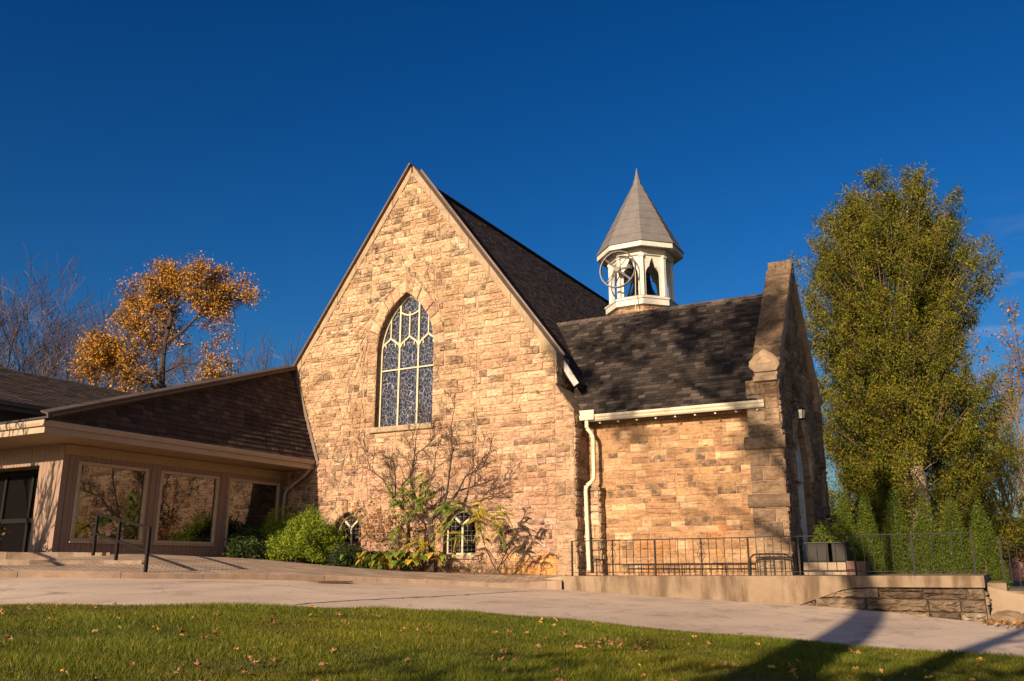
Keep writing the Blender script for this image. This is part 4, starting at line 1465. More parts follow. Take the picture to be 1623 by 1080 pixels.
def dense(pl, step=0.4):
    out = []
    for a, b in zip(pl[:-1], pl[1:]):
        n = max(1, int(math.dist(a, b) / step))
        for k in range(n):
            out.append((a[0] + (b[0] - a[0]) * k / n, a[1] + (b[1] - a[1]) * k / n))
    out.append(pl[-1])
    return out
def smoothpl(pl, it=2):
    for _ in range(it):
        q = [pl[0]]
        for a, b in zip(pl[:-1], pl[1:]):
            q += [(a[0] * .75 + b[0] * .25, a[1] * .75 + b[1] * .25), (a[0] * .25 + b[0] * .75, a[1] * .25 + b[1] * .75)]
        q.append(pl[-1])
        pl = q
    return pl
CURB = smoothpl([(-9, -30), (-4.2, -20), (-1.5, -15), (0, -12.16), (1.15, -10), (1.8, -7.96), (2.49, -5.98), (3.56, -3.55), (5.55, -1.12)])
LAWN = smoothpl([(-4, -34), (0.5, -22), (2.2, -17), (3.77, -14.41), (6.32, -12.43), (7.19, -11.6), (9.11, -10.31), (10.68, -9.44), (12.73, -8.87), (15.5, -8.48), (20, -8.3), (30, -9), (45, -12)])
WALLE = smoothpl([(5.55, -1.12), (7, -1.02), (11, -1.02), (15.0, -1.02), (16.5, -2.0), (20, -2.6), (30, -3.5), (45, -6)])
def strip(name, L1, L2, nu, nv, mat, dz):
    def param(pl):
        d = [0]
        for a, b in zip(pl[:-1], pl[1:]):
            d.append(d[-1] + math.dist(a, b))
        pa = np.array(pl); d = np.array(d) / d[-1]
        return lambda t: np.stack([np.interp(t, d, pa[:, 0]), np.interp(t, d, pa[:, 1])], 1)
    t = np.linspace(0, 1, nu)
    A, B = param(L1)(t), param(L2)(t)
    pts = np.concatenate([A * (1 - s) + B * s for s in np.linspace(0, 1, nv)])
    z = hgt_np(pts) + dz
    F = [(j * nu + i, j * nu + i + 1, (j + 1) * nu + i + 1, (j + 1) * nu + i) for j in range(nv - 1) for i in range(nu - 1)]
    me = bpy.data.meshes.new(name)
    me.from_pydata([(p[0], p[1], q) for p, q in zip(pts, z)], [], F)
    me.polygons.foreach_set('use_smooth', [True] * len(F))
    me.materials.append(mat)
    me.update()
    bm = bmesh.new(); bm.from_mesh(me)
    bmesh.ops.recalc_face_normals(bm, faces=bm.faces)
    if sum(f.normal.z for f in bm.faces) < 0:
        bmesh.ops.reverse_faces(bm, faces=bm.faces)
    bm.to_mesh(me); bm.free()
    o = bpy.data.objects.new(name, me)
    COL.objects.link(o)
    return structure(o)
strip('road', CURB + WALLE[1:], LAWN, 150, 22, M['road'], 0.0)
# old tar seam and cracks across the asphalt
def tar(name, marks, w):
    pl = smoothpl(marks)
    mb_ = MB()
    q = random.Random(8)
    prev = None
    for i, (x, y) in enumerate(dense(pl, 0.12)):
        jx, jy = q.gauss(0, 0.02), q.gauss(0, 0.02)
        c_ = Vector((x + jx, y + jy, hgt(x, y) + 0.005))
        ww_ = w * q.uniform(0.5, 1.3)
        if prev is not None:
            d_ = (c_ - prev[0]); d_.z = 0
            if d_.length > 1e-4:
                s_ = Vector((-d_.y, d_.x, 0)).normalized()
                mb_.poly([prev[0] - s_ * prev[1], c_ - s_ * ww_, c_ + s_ * ww_, prev[0] + s_ * prev[1]])
        prev = (c_, ww_)
    o_ = mb_.build(name, plain('tar', (0.075, 0.05, 0.04), 0.8), fixn=True)
    for p_ in o_.data.polygons:
        pass
    return structure(o_)
tar('road_seam', [(5.9, -1.5), (5.5, -3.2), (6.0, -6.0), (6.3, -8.5), (6.2, -11.5)], 0.03)
tar('road_seam', [(2.4, -9.0), (3.4, -8.6), (4.6, -9.0), (5.6, -8.4)], 0.012)
tar('road_seam', [(1.5, -12.5), (2.2, -11.0), (2.4, -9.0), (3.3, -6.8)], 0.010)
# lawn bed (slightly higher than the road), its near part as well as what lies beside the photographer
LFAR = [(14, -60), (20, -58), (26, -55), (32, -50), (38, -44), (44, -38), (48, -30)]
LNEAR = smoothpl([(-2, -40), (3, -30), (8, -24), (14, -22), (20, -20), (28, -20), (36, -20), (46, -22)])
strip('lawn', LAWN, LNEAR, 120, 40, M['soil'], 0.025)
strip('lawn_behind', LNEAR, LFAR, 40, 20, M['soil'], 0.022)

# paving between kerb and buildings: its own heights
PV = [(a, b, hgt(a, b) + 0.10) for a, b in CURB[::4]] + [(-4.8, -8, .36), (-4.8, -5, .46), (-4.8, -2, .50), (-3, -0.3, .28), (-1.5, -.3, .2), (0, -.3, .12), (3, -.3, .04), (5.2, -.3, -.02),
      (-.2, -8.9, .24), (-.6, -6, .33), (-2, -12.2, .24), (-5, -12, .36), (-5, -18, .3), (-2.6, -7.7, .51), (-3.4, -6, .52), (-1.3, -7.6, .40), (-0.42, -8.6, .33), (-4.8, -7.6, .5), (0.6, -3, .14), (1.0, -9.0, .12), (-2, -4, .40)]
PV = np.array(PV)
Kp = _tps(PV[:, :2], PV[:, :2]) + np.eye(len(PV)) * 0.3
Qp = np.hstack([np.ones((len(PV), 1)), PV[:, :2]])
Ap = np.zeros((len(PV) + 3,) * 2); Ap[:len(PV), :len(PV)] = Kp; Ap[:len(PV), len(PV):] = Qp; Ap[len(PV):, :len(PV)] = Qp.T
Wp = np.linalg.solve(Ap, np.concatenate([PV[:, 2], np.zeros(3)]))
def pav(x, y):
    q = np.array([[x, y]], dtype=float)
    return float((_tps(q, PV[:, :2]) @ Wp[:len(PV)] + Wp[len(PV)] + q @ Wp[len(PV) + 1:])[0])
def pave_strip():
    L1 = [p for p in CURB if p[1] > -22]
    N = 70
    d = [0]
    for a, b in zip(L1[:-1], L1[1:]):
        d.append(d[-1] + math.dist(a, b))
    d = np.array(d) / d[-1]; pa = np.array(L1)
    t = np.linspace(0, 1, N)
    A = np.stack([np.interp(t, d, pa[:, 0]), np.interp(t, d, pa[:, 1])], 1)
    far = np.array([(-14, -22), (-9, -14), (-6.2, -8.2), (-5.05, -7.8), (-5.05, -4), (-5.05, 0.05), (-2, 0.05), (2, 0.05), (5.44, 0.05)])
    df = np.array([0, .25, .40, .45, .60, .72, .82, .92, 1.0])
    B = np.stack([np.interp(t, df, far[:, 0]), np.interp(t, df, far[:, 1])], 1)
    pts = [];
    for s in np.linspace(0, 1, 26):
        pts.append(A * (1 - s) + B * s)
    pts = np.concatenate(pts)
    V = [(p[0], p[1], pav(p[0], p[1])) for p in pts]
    F = [(j * N + i, j * N + i + 1, (j + 1) * N + i + 1, (j + 1) * N + i) for j in range(25) for i in range(N - 1)]
    me = bpy.data.meshes.new('paving'); me.from_pydata(V, [], F); me.materials.append(M['paving'])
    me.polygons.foreach_set('use_smooth', [True] * len(F))
    me.update()
    if me.polygons[0].normal.z < 0:
        me.flip_normals()
    o = bpy.data.objects.new('paving', me); COL.objects.link(o)
    return structure(o)
pave_strip()
# kerb of separate stones
mb = MB()
dk = dense([p for p in CURB if p[1] > -24], 0.05)
L = 0; i0 = 0
k = 0
while k < len(dk) - 1:
    j = min(len(dk) - 1, k + int(rng.uniform(24, 34)))
    seg = dk[k:j:4] + [dk[j]]
    jt = rng.uniform(-0.008, 0.008)
    pts_o, pts_i = [], []
    for q, (x, y) in enumerate(seg):
        a = seg[max(0, q - 1)]; b = seg[min(len(seg) - 1, q + 1)]
        tx, ty = b[0] - a[0], b[1] - a[1]; l_ = math.hypot(tx, ty) or 1
        nx_, ny_ = ty / l_, -tx / l_            # towards the road
        if q == 0:
            x += tx / l_ * 0.012; y += ty / l_ * 0.012
        pts_o.append((x + nx_ * 0.02, y + ny_ * 0.02)); pts_i.append((x - nx_ * 0.14, y - ny_ * 0.14))
    g = rng.uniform(0.85, 1.1); mb.col = (g, g, g, 0)
    m_ = len(seg)
    P = []
    for (x, y), (x2, y2) in zip(pts_o, pts_i):
        zt = pav(x2, y2) + 0.012 + jt
        P += [(x, y, hgt(x, y) - 0.05), (x - 0.0, y, zt - 0.02), (x + (x2 - x) * 0.15, y + (y2 - y) * 0.15, zt), (x2, y2, zt), (x2, y2, zt - 0.1)]
    F = []
    for q in range(m_ - 1):
        for r_ in range(4):
            F.append((q * 5 + r_, (q + 1) * 5 + r_, (q + 1) * 5 + r_ + 1, q * 5 + r_ + 1))
    F += [(0, 1, 2, 3, 4), tuple((m_ - 1) * 5 + r_ for r_ in (4, 3, 2, 1, 0))]
    mb.add(P, F)
    k = j
kerb = mb.build('kerb', plain('kerb_stone', (0.38, 0.26, 0.18), 0.9, (0.26, 0.175, 0.12), 4, 0.5, 50, 0.01, attr=True), fixn=True)
structure(kerb)

# ------------------------------------------------------------------ entrance steps, two long rough stones
def step_slab(p, q, back, top, bot, name):
    """front edge p->q, slab runs back by vector 'back'"""
    mb = MB()
    n = 26
    rr = random.Random(5)
    fl, ft, bt = [], [], []
    for k in range(n + 1):
        t = k / n
        x, y = p[0] + (q[0] - p[0]) * t, p[1] + (q[1] - p[1]) * t
        j = rr.uniform(-0.03, 0.03)
        fl.append((x - back[0] * j * 0.8 , y - back[1] * j * 0.8, bot))
        ft.append((x - back[0] * j, y - back[1] * j, top + rr.uniform(-0.012, 0.008)))
        bt.append((x + back[0], y + back[1], top))
    for k in range(n):
        mb.poly([fl[k], fl[k + 1], ft[k + 1], ft[k]])
        mb.poly([ft[k], ft[k + 1], bt[k + 1], bt[k]])
    mb.poly([fl[n], (bt[n][0], bt[n][1], bot), bt[n], ft[n]])
    mb.poly([fl[0], ft[0], bt[0], (bt[0][0], bt[0][1], bot)])
    o = mb.build(name, plain('rough_step_stone', (0.36, 0.26, 0.19), 0.92, (0.25, 0.17, 0.12), 7, 0.9, 40, 0.03), fixn=True)
    return o
SD = Vector((-0.50, -0.866, 0))
s1 = step_slab((-2.60 + SD.x * 9, -8.10 + SD.y * 9), (-2.60, -8.10), (-2.35, 0.2), 0.545, 0.35, 'stone_step')
tag(s1, 'upper rough stone step spanning the annex entrance', 'step', 'entrance steps')
s2 = step_slab((-0.42 + SD.x * 9, -8.94 + SD.y * 9), (-0.42, -8.94), (-2.6, 0.9), 0.36, 0.15, 'stone_step')
tag(s2, 'lower rough stone step, nearer the kerb, before the annex entrance', 'step', 'entrance steps')

# handrails of the steps
def step_rail(off, label):
    r_ = thing('handrail', label, 'handrail', (off[0] - 0.9, off[1] - 9.1, 0.3), 'step handrails')
    B = [(-2.64, -8.47, .53), (-1.04, -9.08, .30), (.79, -9.78, .10)]
    T = [(-2.64, -8.47, 1.40), (-1.04, -9.08, 1.17), (.79, -9.78, .97)]
    B = [Vector(b) + Vector((off[0], off[1], 0)) for b in B]; T = [Vector(b) + Vector((off[0], off[1], 0)) for b in T]
    for b, t in zip(B, T):
        mb = MB()
        mb.beam(b - Vector((0, 0, 0.06)), t, 0.055, 0.055)
        mb.build('post', M['iron'], r_)
    mb = MB()
    mb.beam(T[0], T[2] + (T[2] - T[0]).normalized() * 0.03, 0.05, 0.05)
    mb.build('top_rail', M['iron'], r_)
    mb = MB()
    h = Vector((0, 0, -0.44))
    mb.beam(T[0] + h, T[2] + h, 0.05, 0.045)
    mb.build('mid_rail', M['iron'], r_)
    return r_
step_rail((0, 0), 'black square-tube handrail running down the stone steps before the picture windows')
step_rail((-1.72, -2.95), 'second black square-tube handrail at the far left end of the stone steps')

# flower pot by the door
pot = thing('flower_pot', 'dark planter with red flowers and grasses beside the dark entrance', 'planter', (-5.6, -9.2, 0.54))
mb = MB()
mb.lathe((-5.6, -9.2, 0.54), [(0.20, 0), (0.27, 0.12), (0.30, 0.30), (0.33, 0.32), (0.33, 0.37), (0.27, 0.37)], 14)
mb.build('pot', plain('dark_glaze', (0.02, 0.018, 0.018), 0.4), pot)
rp = random.Random(3)
V, C = [], []
def quad(c, sx, sy, rr, V, C, col, nrm=None):
    n = Vector((rr.gauss(0, 1), rr.gauss(0, 1), rr.gauss(0, 1))) if nrm is None else Vector(nrm) + Vector((rr.gauss(0, .4), rr.gauss(0, .4), rr.gauss(0, .4)))
    n.normalize()
    u = n.orthogonal().normalized()
    a = rr.uniform(0, 6.28)
    v = n.cross(u)
    u, v = u * math.cos(a) + v * math.sin(a), v * math.cos(a) - u * math.sin(a)
    V += [c - u * sx, c - v * sy, c + u * sx, c + v * sy]
    C.append(col)
for k in range(300):
    p = Vector((-5.6 + rp.gauss(0, 0.2), -9.2 + rp.gauss(0, 0.2), 0.95 + abs(rp.gauss(0, 0.13))))
    quad(p, 0.05, 0.03, rp, V, C, rp.choice([(0.05, 0.09, 0.02), (0.09, 0.13, 0.03), (0.16, 0.03, 0.03)]))
for k in range(60):
    p = Vector((-5.45 + rp.gauss(0, 0.06), -9.5 + rp.gauss(0, 0.05), 0.9 - abs(rp.gauss(0, 0.22))))
    quad(p, 0.06, 0.05, rp, V, C, (0.22, 0.28, 0.03))
build_np('foliage', np.array([list(v) for v in V]), 4, np.array(C), M['leaf'], pot)
V, C = [], []
for k in range(40):
    p = Vector((-5.45 + rp.gauss(0, 0.06), -9.2 + rp.gauss(0, 0.05), 1.28 + rp.gauss(0, 0.05)))
    quad(p, 0.05, 0.05, rp, V, C, (0.55, 0.015, 0.03))
build_np('red_blossom', np.array([list(v) for v in V]), 4, np.array(C), M['leaf'], pot)
mb = MB()
for k in range(26):
    a = rp.uniform(0, 6.28)
    mb.tube([(-5.65, -9.2, 0.9), (-5.65 + 0.1 * math.cos(a), -9.2 + 0.1 * math.sin(a), 1.2), (-5.65 + 0.22 * math.cos(a), -9.2 + 0.22 * math.sin(a), 1.45 + rp.uniform(-.1, .15))], [0.006, 0.005, 0.002], 3)
mb.build('grass_stems', plain('straw_green', (0.22, 0.24, 0.07), 0.7), pot)

# catch-basin grate in the road
gr = thing('drain_grate', 'rusty iron drain grate in the asphalt below the kerb', 'drain grate', (2.62, -6.75, hgt(2.62, -6.75)))
mb = MB()
zg = hgt(2.62, -6.75)
ux, uy = Vector((0.40, 0.917, 0)), Vector((0.917, -0.40, 0))
c0 = Vector((2.75, -6.70, zg + 0.006))
def gb(a, b, w):
    P0 = c0 + ux * a[0] + uy * a[1]; P1 = c0 + ux * b[0] + uy * b[1]
    mb.beam(P0, P1, w, 0.03)
for s_ in (-0.36, 0.36):
    gb((-0.36, s_), (0.36, s_), 0.06); gb((s_, -0.36), (s_, 0.36), 0.06)
for k in range(7):
    s_ = -0.27 + 0.09 * k
    gb((-0.34, s_), (0.34, s_), 0.045)
mb.build('grate', M['rusty'], gr)

# ------------------------------------------------------------------ the raised concrete walk with its stone foot
def deck_mat():
    m, nt, b = new_mat('stained_concrete')
    tc = node(nt, 'ShaderNodeTexCoord')
    def layer(scale, sc, stops, det=7.0):
        mp = node(nt, 'ShaderNodeMapping', Scale=sc)
        nt.links.new(tc.outputs['Object'], mp.inputs['Vector'])
        n = node(nt, 'ShaderNodeTexNoise', Scale=scale, Detail=det, Roughness=0.66)
        nt.links.new(mp.outputs['Vector'], n.inputs['Vector'])
        r = ramp(nt, stops)
        nt.links.new(n.outputs['Fac'], r.inputs['Fac'])
        return r.outputs['Color'], n
    a, _ = layer(1.1, (1, 1, 1), [(0.35, (0.165, 0.112, 0.072)), (0.65, (0.235, 0.168, 0.112))])
    s, _ = layer(2.6, (1, 1, 0.22), [(0.38, (0.50, 0.45, 0.40)), (0.56, (1, 1, 1))])
    f, nf = layer(70, (1, 1, 1), [(0.3, (0.72, 0.70, 0.68)), (0.7, (1.2, 1.2, 1.2))], 3.0)
    c = mixc(nt, 1.0, mixc(nt, 1.0, a, s, 'MULTIPLY'), f, 'MULTIPLY')
    nt.links.new(c, b.inputs['Base Color'])
    b.inputs['Roughness'].default_value = 0.93
    bp = node(nt, 'ShaderNodeBump', Strength=0.7, Distance=0.012)
    nt.links.new(nf.outputs['Fac'], bp.inputs['Height'])
    nt.links.new(bp.outputs['Normal'], b.inputs['Normal'])
    return m
M['concrete_deck'] = deck_mat()
walk = thing('raised_walk', 'raised concrete walk on a rubble footing below the iron railing', 'raised walk', (10, 0, -0.4))
mb = MB()
def ztop(x):
    return -0.005 + 0.06 * max(0, (x - 6)) / 9.0
# deck with solid concrete front up to x=12, then an overhanging lip above the rubble foot
n = 24
xs = [5.50 + (15.0 - 5.50) * k / n for k in range(n + 1)]
for a, b in zip(xs[:-1], xs[1:]):
    za, zb = ztop(a), ztop(b)
    mb.poly([(a, -1.0, za), (b, -1.0, zb), (b, 4.6, zb), (a, 4.6, za)])
    def low(x):
        if x < 11.2:
            return hgt(x, -1) - 0.1
        t = min(1, (x - 11.2) / 1.2)
        return (hgt(11.2, -1) - 0.05) * (1 - t) + (ztop(x) - 0.235) * t
    mb.poly([(a, -1.0, low(a)), (b, -1.0, low(b)), (b, -1.0, zb), (a, -1.0, za)])
    if a > 11.0:
        mb.poly([(a, -1.0, low(a)), (a, -0.6, low(a)), (b, -0.6, low(b)), (b, -1.0, low(b))])
mb.poly([(15.0, -1.0, ztop(15) - 0.235), (15.0, 4.6, ztop(15) - 0.235), (15.0, 4.6, ztop(15)), (15.0, -1.0, ztop(15))])
mb.build('concrete_deck', M['concrete_deck'], walk)
# sloping kerb-like nose where the walk meets the paving
mb = MB()
mb.prism([(4.6, -0.985, -0.40), (5.62, -0.985, -0.50), (5.62, -0.985, -0.012), (5.45, -0.985, -0.014), (4.62, -0.985, -0.13)], (0, 0.6, 0))
mb.build('ramp_nose', M['concrete'], walk, fixn=True)
mb = MB()
PAL_R = [((0.13, 0.095, 0.064), 20), ((0.19, 0.14, 0.098), 20), ((0.085, 0.06, 0.04), 16), ((0.25, 0.19, 0.14), 8)]
mb.cur = 1
mb.box(11.0, 14.95, -0.80, 0.5, -1.1, ztop(13) - 0.24)
mb.cur = 0
of = [(10.95, -1.0), (14.98, -1.1), (14.98, -0.20), (12.45, -0.215), (11.3, -0.50)]
stone_field(mb, of, [], lambda u, z, d: (u, -0.86 - d - max(0, (-0.15 - z)) * 0.12, z), rng, ch=(0.15, 0.33), cw=(0.35, 1.25), pal=PAL_R, soot=0.55, depth=0.07, rough=0.05)
stone_field(mb, [(-0.86, -1.1), (0.5, -1.1), (0.5, -0.25), (-0.86, -0.25)], [], lambda u, z, d: (14.97 + d, u, z), rng, ch=(0.14, 0.3), cw=(0.3, 0.6), pal=PAL_R, soot=0.4, depth=0.05, rough=0.025)
mb.build('rubble_footing', [M['stone'], M['mortar']], walk)

# steps down at the right end
st = thing('concrete_stairs', 'short concrete stair with cheek wall down from the right end of the walk', 'stairs', (15.4, 1, -0.5))
for k in range(4):
    mb = MB()
    x0 = 15.02 + 0.34 * k
    mb.box(x0, x0 + 0.36, -0.2, 2.2, -1.2, 0.06 - 0.16 * (k + 1))
    mb.build('tread', M['concrete_dark'], st, bevel=0.01)
mb = MB()
mb.prism([(15.02, -0.38, -1.2), (17.2, -0.38, -1.3), (17.2, -0.38, -0.75), (15.95, -0.38, -0.36), (15.55, -0.38, -0.30), (15.02, -0.38, -0.16)], (0, 0.17, 0))
mb.build('cheek_wall', M['concrete'], st, bevel=0.02, fixn=True)

# loose stones at the foot
for k, (x, y, s_) in enumerate([(15.35, -0.75, 0.34), (15.9, -0.8, 0.42), (16.6, -0.7, 0.36)]):
    mb = MB()
    rr = random.Random(40 + k)
    n1, n2 = 10, 6
    P = []
    for i in range(n2 + 1):
        th = math.pi * i / n2
        for j in range(n1):
            ph = 2 * math.pi * j / n1
            rj = s_ * (1 + rr.uniform(-0.14, 0.14))
            P.append((x + rj * 1.2 * math.sin(th) * math.cos(ph), y + rj * 0.7 * math.sin(th) * math.sin(ph), hgt(x, y) + 0.02 + rj * 0.55 * math.cos(th)))
    F = [(i * n1 + j, i * n1 + (j + 1) % n1, (i + 1) * n1 + (j + 1) % n1, (i + 1) * n1 + j) for i in range(n2) for j in range(n1)]
    mb.add(P, F)
    mb.col = (1, 1, 1, 0)
    o = mb.build('boulder', M['concrete_dark'])
    tag(o, ['pale boulder at the very foot of the rubble footing corner', 'broad pale boulder in front of the concrete cheek wall', 'rightmost pale boulder below the concrete stair'][k], 'boulder', 'boulders at the foot of the stair')

# ------------------------------------------------------------------ railings
def porch_rail():
    r_ = thing('iron_railing', 'long black iron railing with scroll ornaments along the raised walk edge', 'railing', (10, -0.95, 0.0))
    PX = [5.77, 6.88, 7.99, 9.14, 10.25, 11.38, 12.56, 13.72, 14.86]
    H = 0.86
    Yr = -0.92
    for i, x in enumerate(PX):
        mb = MB()
        w = 0.038 if i % 2 == 0 or i > 4 else 0.028
        mb.beam((x, Yr, ztop(x) - 0.08), (x, Yr, ztop(x) + H), w, w)
        mb.build('post', M['iron'], r_)
    mb = MB()
    for a, b in zip(PX[:-1], PX[1:]):
        mb.beam((a, Yr, ztop(a) + H), (b, Yr, ztop(b) + H), 0.04, 0.022)
    mb.build('top_rail', M['iron'], r_)
    mb = MB()
    for a, b in zip(PX[:-1], PX[1:]):
        mb.beam((a, Yr, ztop(a) + 0.09), (b, Yr, ztop(b) + 0.09), 0.03, 0.014)
    mb.build('bottom_rail', M['iron'], r_)
    for a, b in zip(PX[:-1], PX[1:]):
        nb = max(2, round((b - a) / 0.19))
        for k in range(1, nb):
            x = a + (b - a) * k / nb
            mb = MB()
            mb.beam((x, Yr, ztop(x) + 0.09), (x, Yr, ztop(x) + H), 0.013, 0.013)
            mb.build('baluster', M['iron'], r_)
    for x in (6.88, 9.14, 13.72):
        mb = MB()
        z0 = ztop(x) + 0.30
        for sg in (-1, 1):
            mb.tube([(x, Yr - 0.012, z0), (x + sg * 0.10, Yr - 0.012, z0 + 0.19), (x, Yr - 0.012, z0 + 0.42)], 0.007, 4)
            sp = []
            for k in range(14):
                a = k / 13 * 4.2 * math.pi / 2
                rr = 0.012 + 0.035 * k / 13
                sp.append((x + sg * (0.05 + rr * math.cos(a)), Yr - 0.012, z0 + 0.46 + rr * math.sin(a)))
            mb.tube(sp, 0.006, 4)
            sp = [(x + sg * (0.03 + 0.02 * math.cos(a)), Yr - 0.012, z0 + 0.19 + 0.03 * math.sin(a)) for a in [q * 0.6 for q in range(11)]]
            mb.tube(sp, 0.006, 4)
        mb.build('scroll_ornament', M['iron'], r_)
porch_rail()
lr = thing('low_edging_rail', 'low black iron edging rail on short spikes at the porch wall foot', 'edging rail', (8.5, 0.6, 0.02))
mb = MB()
mb.beam((6.55, 0.55, 0.27), (10.2, 0.55, 0.28), 0.03, 0.03)
for k in range(27):
    x = 6.58 + k * 0.138
    mb.beam((x, 0.55, 0.02), (x, 0.55, 0.27), 0.012, 0.012)
mb.build('edging', M['iron'], lr)
hg = thing('hoop_guard', 'low bent black iron hoop guard with bars before the corner pier', 'guard rail', (10.5, 0.1, 0.03))
mb = MB()
mb.tube([(10.02, 0.1, 0.02), (10.04, 0.1, 0.44), (10.10, 0.1, 0.50), (10.22, 0.1, 0.52), (10.78, 0.1, 0.52), (10.90, 0.1, 0.50), (10.98, 0.1, 0.42), (11.02, 0.1, 0.02)], 0.02, 6)
mb.build('hoop', M['iron'], hg)
for x in (10.25, 10.5, 10.75):
    mb = MB()
    mb.beam((x, 0.1, 0.02), (x, 0.1, 0.52), 0.02, 0.02)
    mb.build('bar', M['iron'], hg)
sr = thing('stair_railing', 'black iron railing with scrollwork going down the right-hand stair', 'railing', (15.8, 0.3, -0.5))
Q = [(15.35, 0.6, -0.10), (15.95, 0.4, -0.50), (16.6, 0.2, -0.90)]
for x, y, z in Q:
    mb = MB()
    mb.beam((x, y, z - 0.1), (x, y, z + 0.95), 0.04, 0.04)
    mb.build('post', M['iron'], sr)
mb = MB()
for a, b in zip(Q[:-1], Q[1:]):
    mb.beam((a[0], a[1], a[2] + 0.95), (b[0], b[1], b[2] + 0.95), 0.04, 0.025)
mb.build('top_rail', M['iron'], sr)
for a, b in zip(Q[:-1], Q[1:]):
    for k in (1, 2, 3):
        t = k / 4
        x, y, z = (a[i] + (b[i] - a[i]) * t for i in range(3))
        mb = MB()
        mb.beam((x, y, z + 0.08), (x, y, z + 0.95), 0.014, 0.014)
        mb.build('baluster', M['iron'], sr)
mb = MB()
for sg in (-1, 1):
    sp = []
    for k in range(20):
        a = k / 19 * 2.6 * math.pi
        rr = 0.015 + 0.09 * k / 19
        sp.append((15.75 + rr * math.cos(a), 0.47, 0.0 + sg * 0.14 + rr * math.sin(a)))
    mb.tube(sp, 0.008, 4)
mb.build('scroll_ornament', M['iron'], sr)

# ledge and two grey metal boxes beside the door
lg = thing('stone_ledge', 'low brick and stone ledge carrying the two grey metal cabinets', 'ledge', (11.7, 1.8, 0.03))
mb = MB()
mb.box(10.98, 12.0, 1.5, 2.3, 0.0, 0.33)
mb.build('ledge_block', M['concrete'], lg, bevel=0.015)
mb = MB()
mb.box(12.0, 12.45, 1.45, 2.25, 0.0, 0.36)
mb.build('brick_end', plain('dark_red_brick', (0.14, 0.07, 0.05), 0.9, (0.09, 0.05, 0.04), 9, 0.5, 40, 0.01), lg, bevel=0.015)
for k, (x0, x1, lab) in enumerate(((11.07, 11.60, 'wider left one of two grey metal cabinets standing on the ledge'), (11.68, 12.02, 'narrower right one of two grey metal cabinets standing on the ledge'))):
    b = thing('metal_cabinet', lab, 'cabinet', ((x0 + x1) / 2, 1.8, 0.34), 'cabinets on the ledge')
    mb = MB()
    mb.box(x0, x1, 1.56, 2.1, 0.335, 0.79)
    mb.build('case', M['metalbox'], b, bevel=0.012)
    mb = MB()
    mb.box(x0 + 0.03, x1 - 0.03, 1.543, 1.556, 0.37, 0.70)
    mb.build('front_panel', plain('panel_grey_shade_toned', (0.03, 0.026, 0.024), 0.7, spec=0.2), b)  # panel and lid also darkened to carry the tree shade
    mb = MB()
    mb.box(x0 - 0.03, x1 + 0.03, 1.52, 2.13, 0.79, 0.815)
    mb.build('lid', plain('lid_grey_shade_toned', (0.05, 0.045, 0.04), 0.7, spec=0.2), b)

# ------------------------------------------------------------------ vegetation
_v = Vector((-math.sin(R(29)) * math.cos(R(14.5)), math.cos(R(29)) * math.cos(R(14.5)), math.sin(R(14.5))))
_r = Vector((math.cos(R(29)), math.sin(R(29)), 0))
_u = _r.cross(_v)
_h = Vector((-math.sin(R(29)), math.cos(R(29)), 0))
def sight(x, y, D=None, Y=None):
    """where the sight line of a survey mark meets the distance D or the plane y = Y"""
    d = _v + _r * ((x - 811.5) / 1380) - _u * ((y - 540) / 1380)
    t = D / d.dot(_h) if D else (Y + 21.63) / d.y
    return Vector((15.5, -21.63, 0.25)) + d * t

def rnd_dir(d, ang, rr):
    d = d.normalized()
    o = d.orthogonal().normalized()
    o = Quaternion(d, rr.uniform(0, 6.283)) @ o
    return (d * math.cos(ang) + o * math.sin(ang)).normalized()

def branch(mb, p, d, L, r, lev, rr, tips, nside=(7, 5, 4, 3, 3), kids=(5, 5, 5, 4), wob=0.16, up=0.05, ang=(0.45, 0.85), ratio=(0.5, 0.72), rmin=0.004, flat=None, start=0.3):
    """a wandering branch with side branches; tips gathers points and directions of the last level"""
    n = 6 if lev > 1 else 4
    pts, rad = [Vector(p)], [r]
    d = Vector(d).normalized()
    dirs = [d]
    for k in range(n):
        d = (d + Vector((rr.gauss(0, wob), rr.gauss(0, wob), rr.gauss(0, wob) + up))).normalized()
        pts.append(pts[-1] + d * (L / n))
        rad.append(max(rmin, r * (1 - 0.72 * (k + 1) / n)))
        dirs.append(d)
    mb.tube(pts, rad, nside[min(len(nside) - 1, 4 - min(4, lev))], cap=False)
    if lev <= 0:
        for q, dd in zip(pts[1:], dirs[1:]):
            tips.append((q, dd))
        return
    nk = kids[min(len(kids) - 1, lev - 1)]
    for k in range(nk):
        t = start + (1 - start) * (k + rr.uniform(0.2, 0.9)) / nk
        i = min(n - 1, int(t * n)); f_ = t * n - i
        q = pts[i].lerp(pts[i + 1], f_)
        dd = rnd_dir(dirs[i], rr.uniform(*ang), rr)
        if flat is not None:
            dd = Vector((dd.x, dd.y * flat, dd.z)).normalized()
        rc = max(rmin, (rad[i] * (1 - f_) + rad[i + 1] * f_) * rr.uniform(0.45, 0.68))
        branch(mb, q, dd, L * rr.uniform(*ratio) * (1.1 - 0.35 * t), rc, lev - 1, rr, tips, nside, kids, wob, up, ang, ratio, rmin, flat, 0.25)
    branch(mb, pts[-1], dirs[-1], L * 0.45, rad[-1], lev - 1, rr, tips, nside, kids, wob, up, ang, ratio, rmin, flat, 0.25)

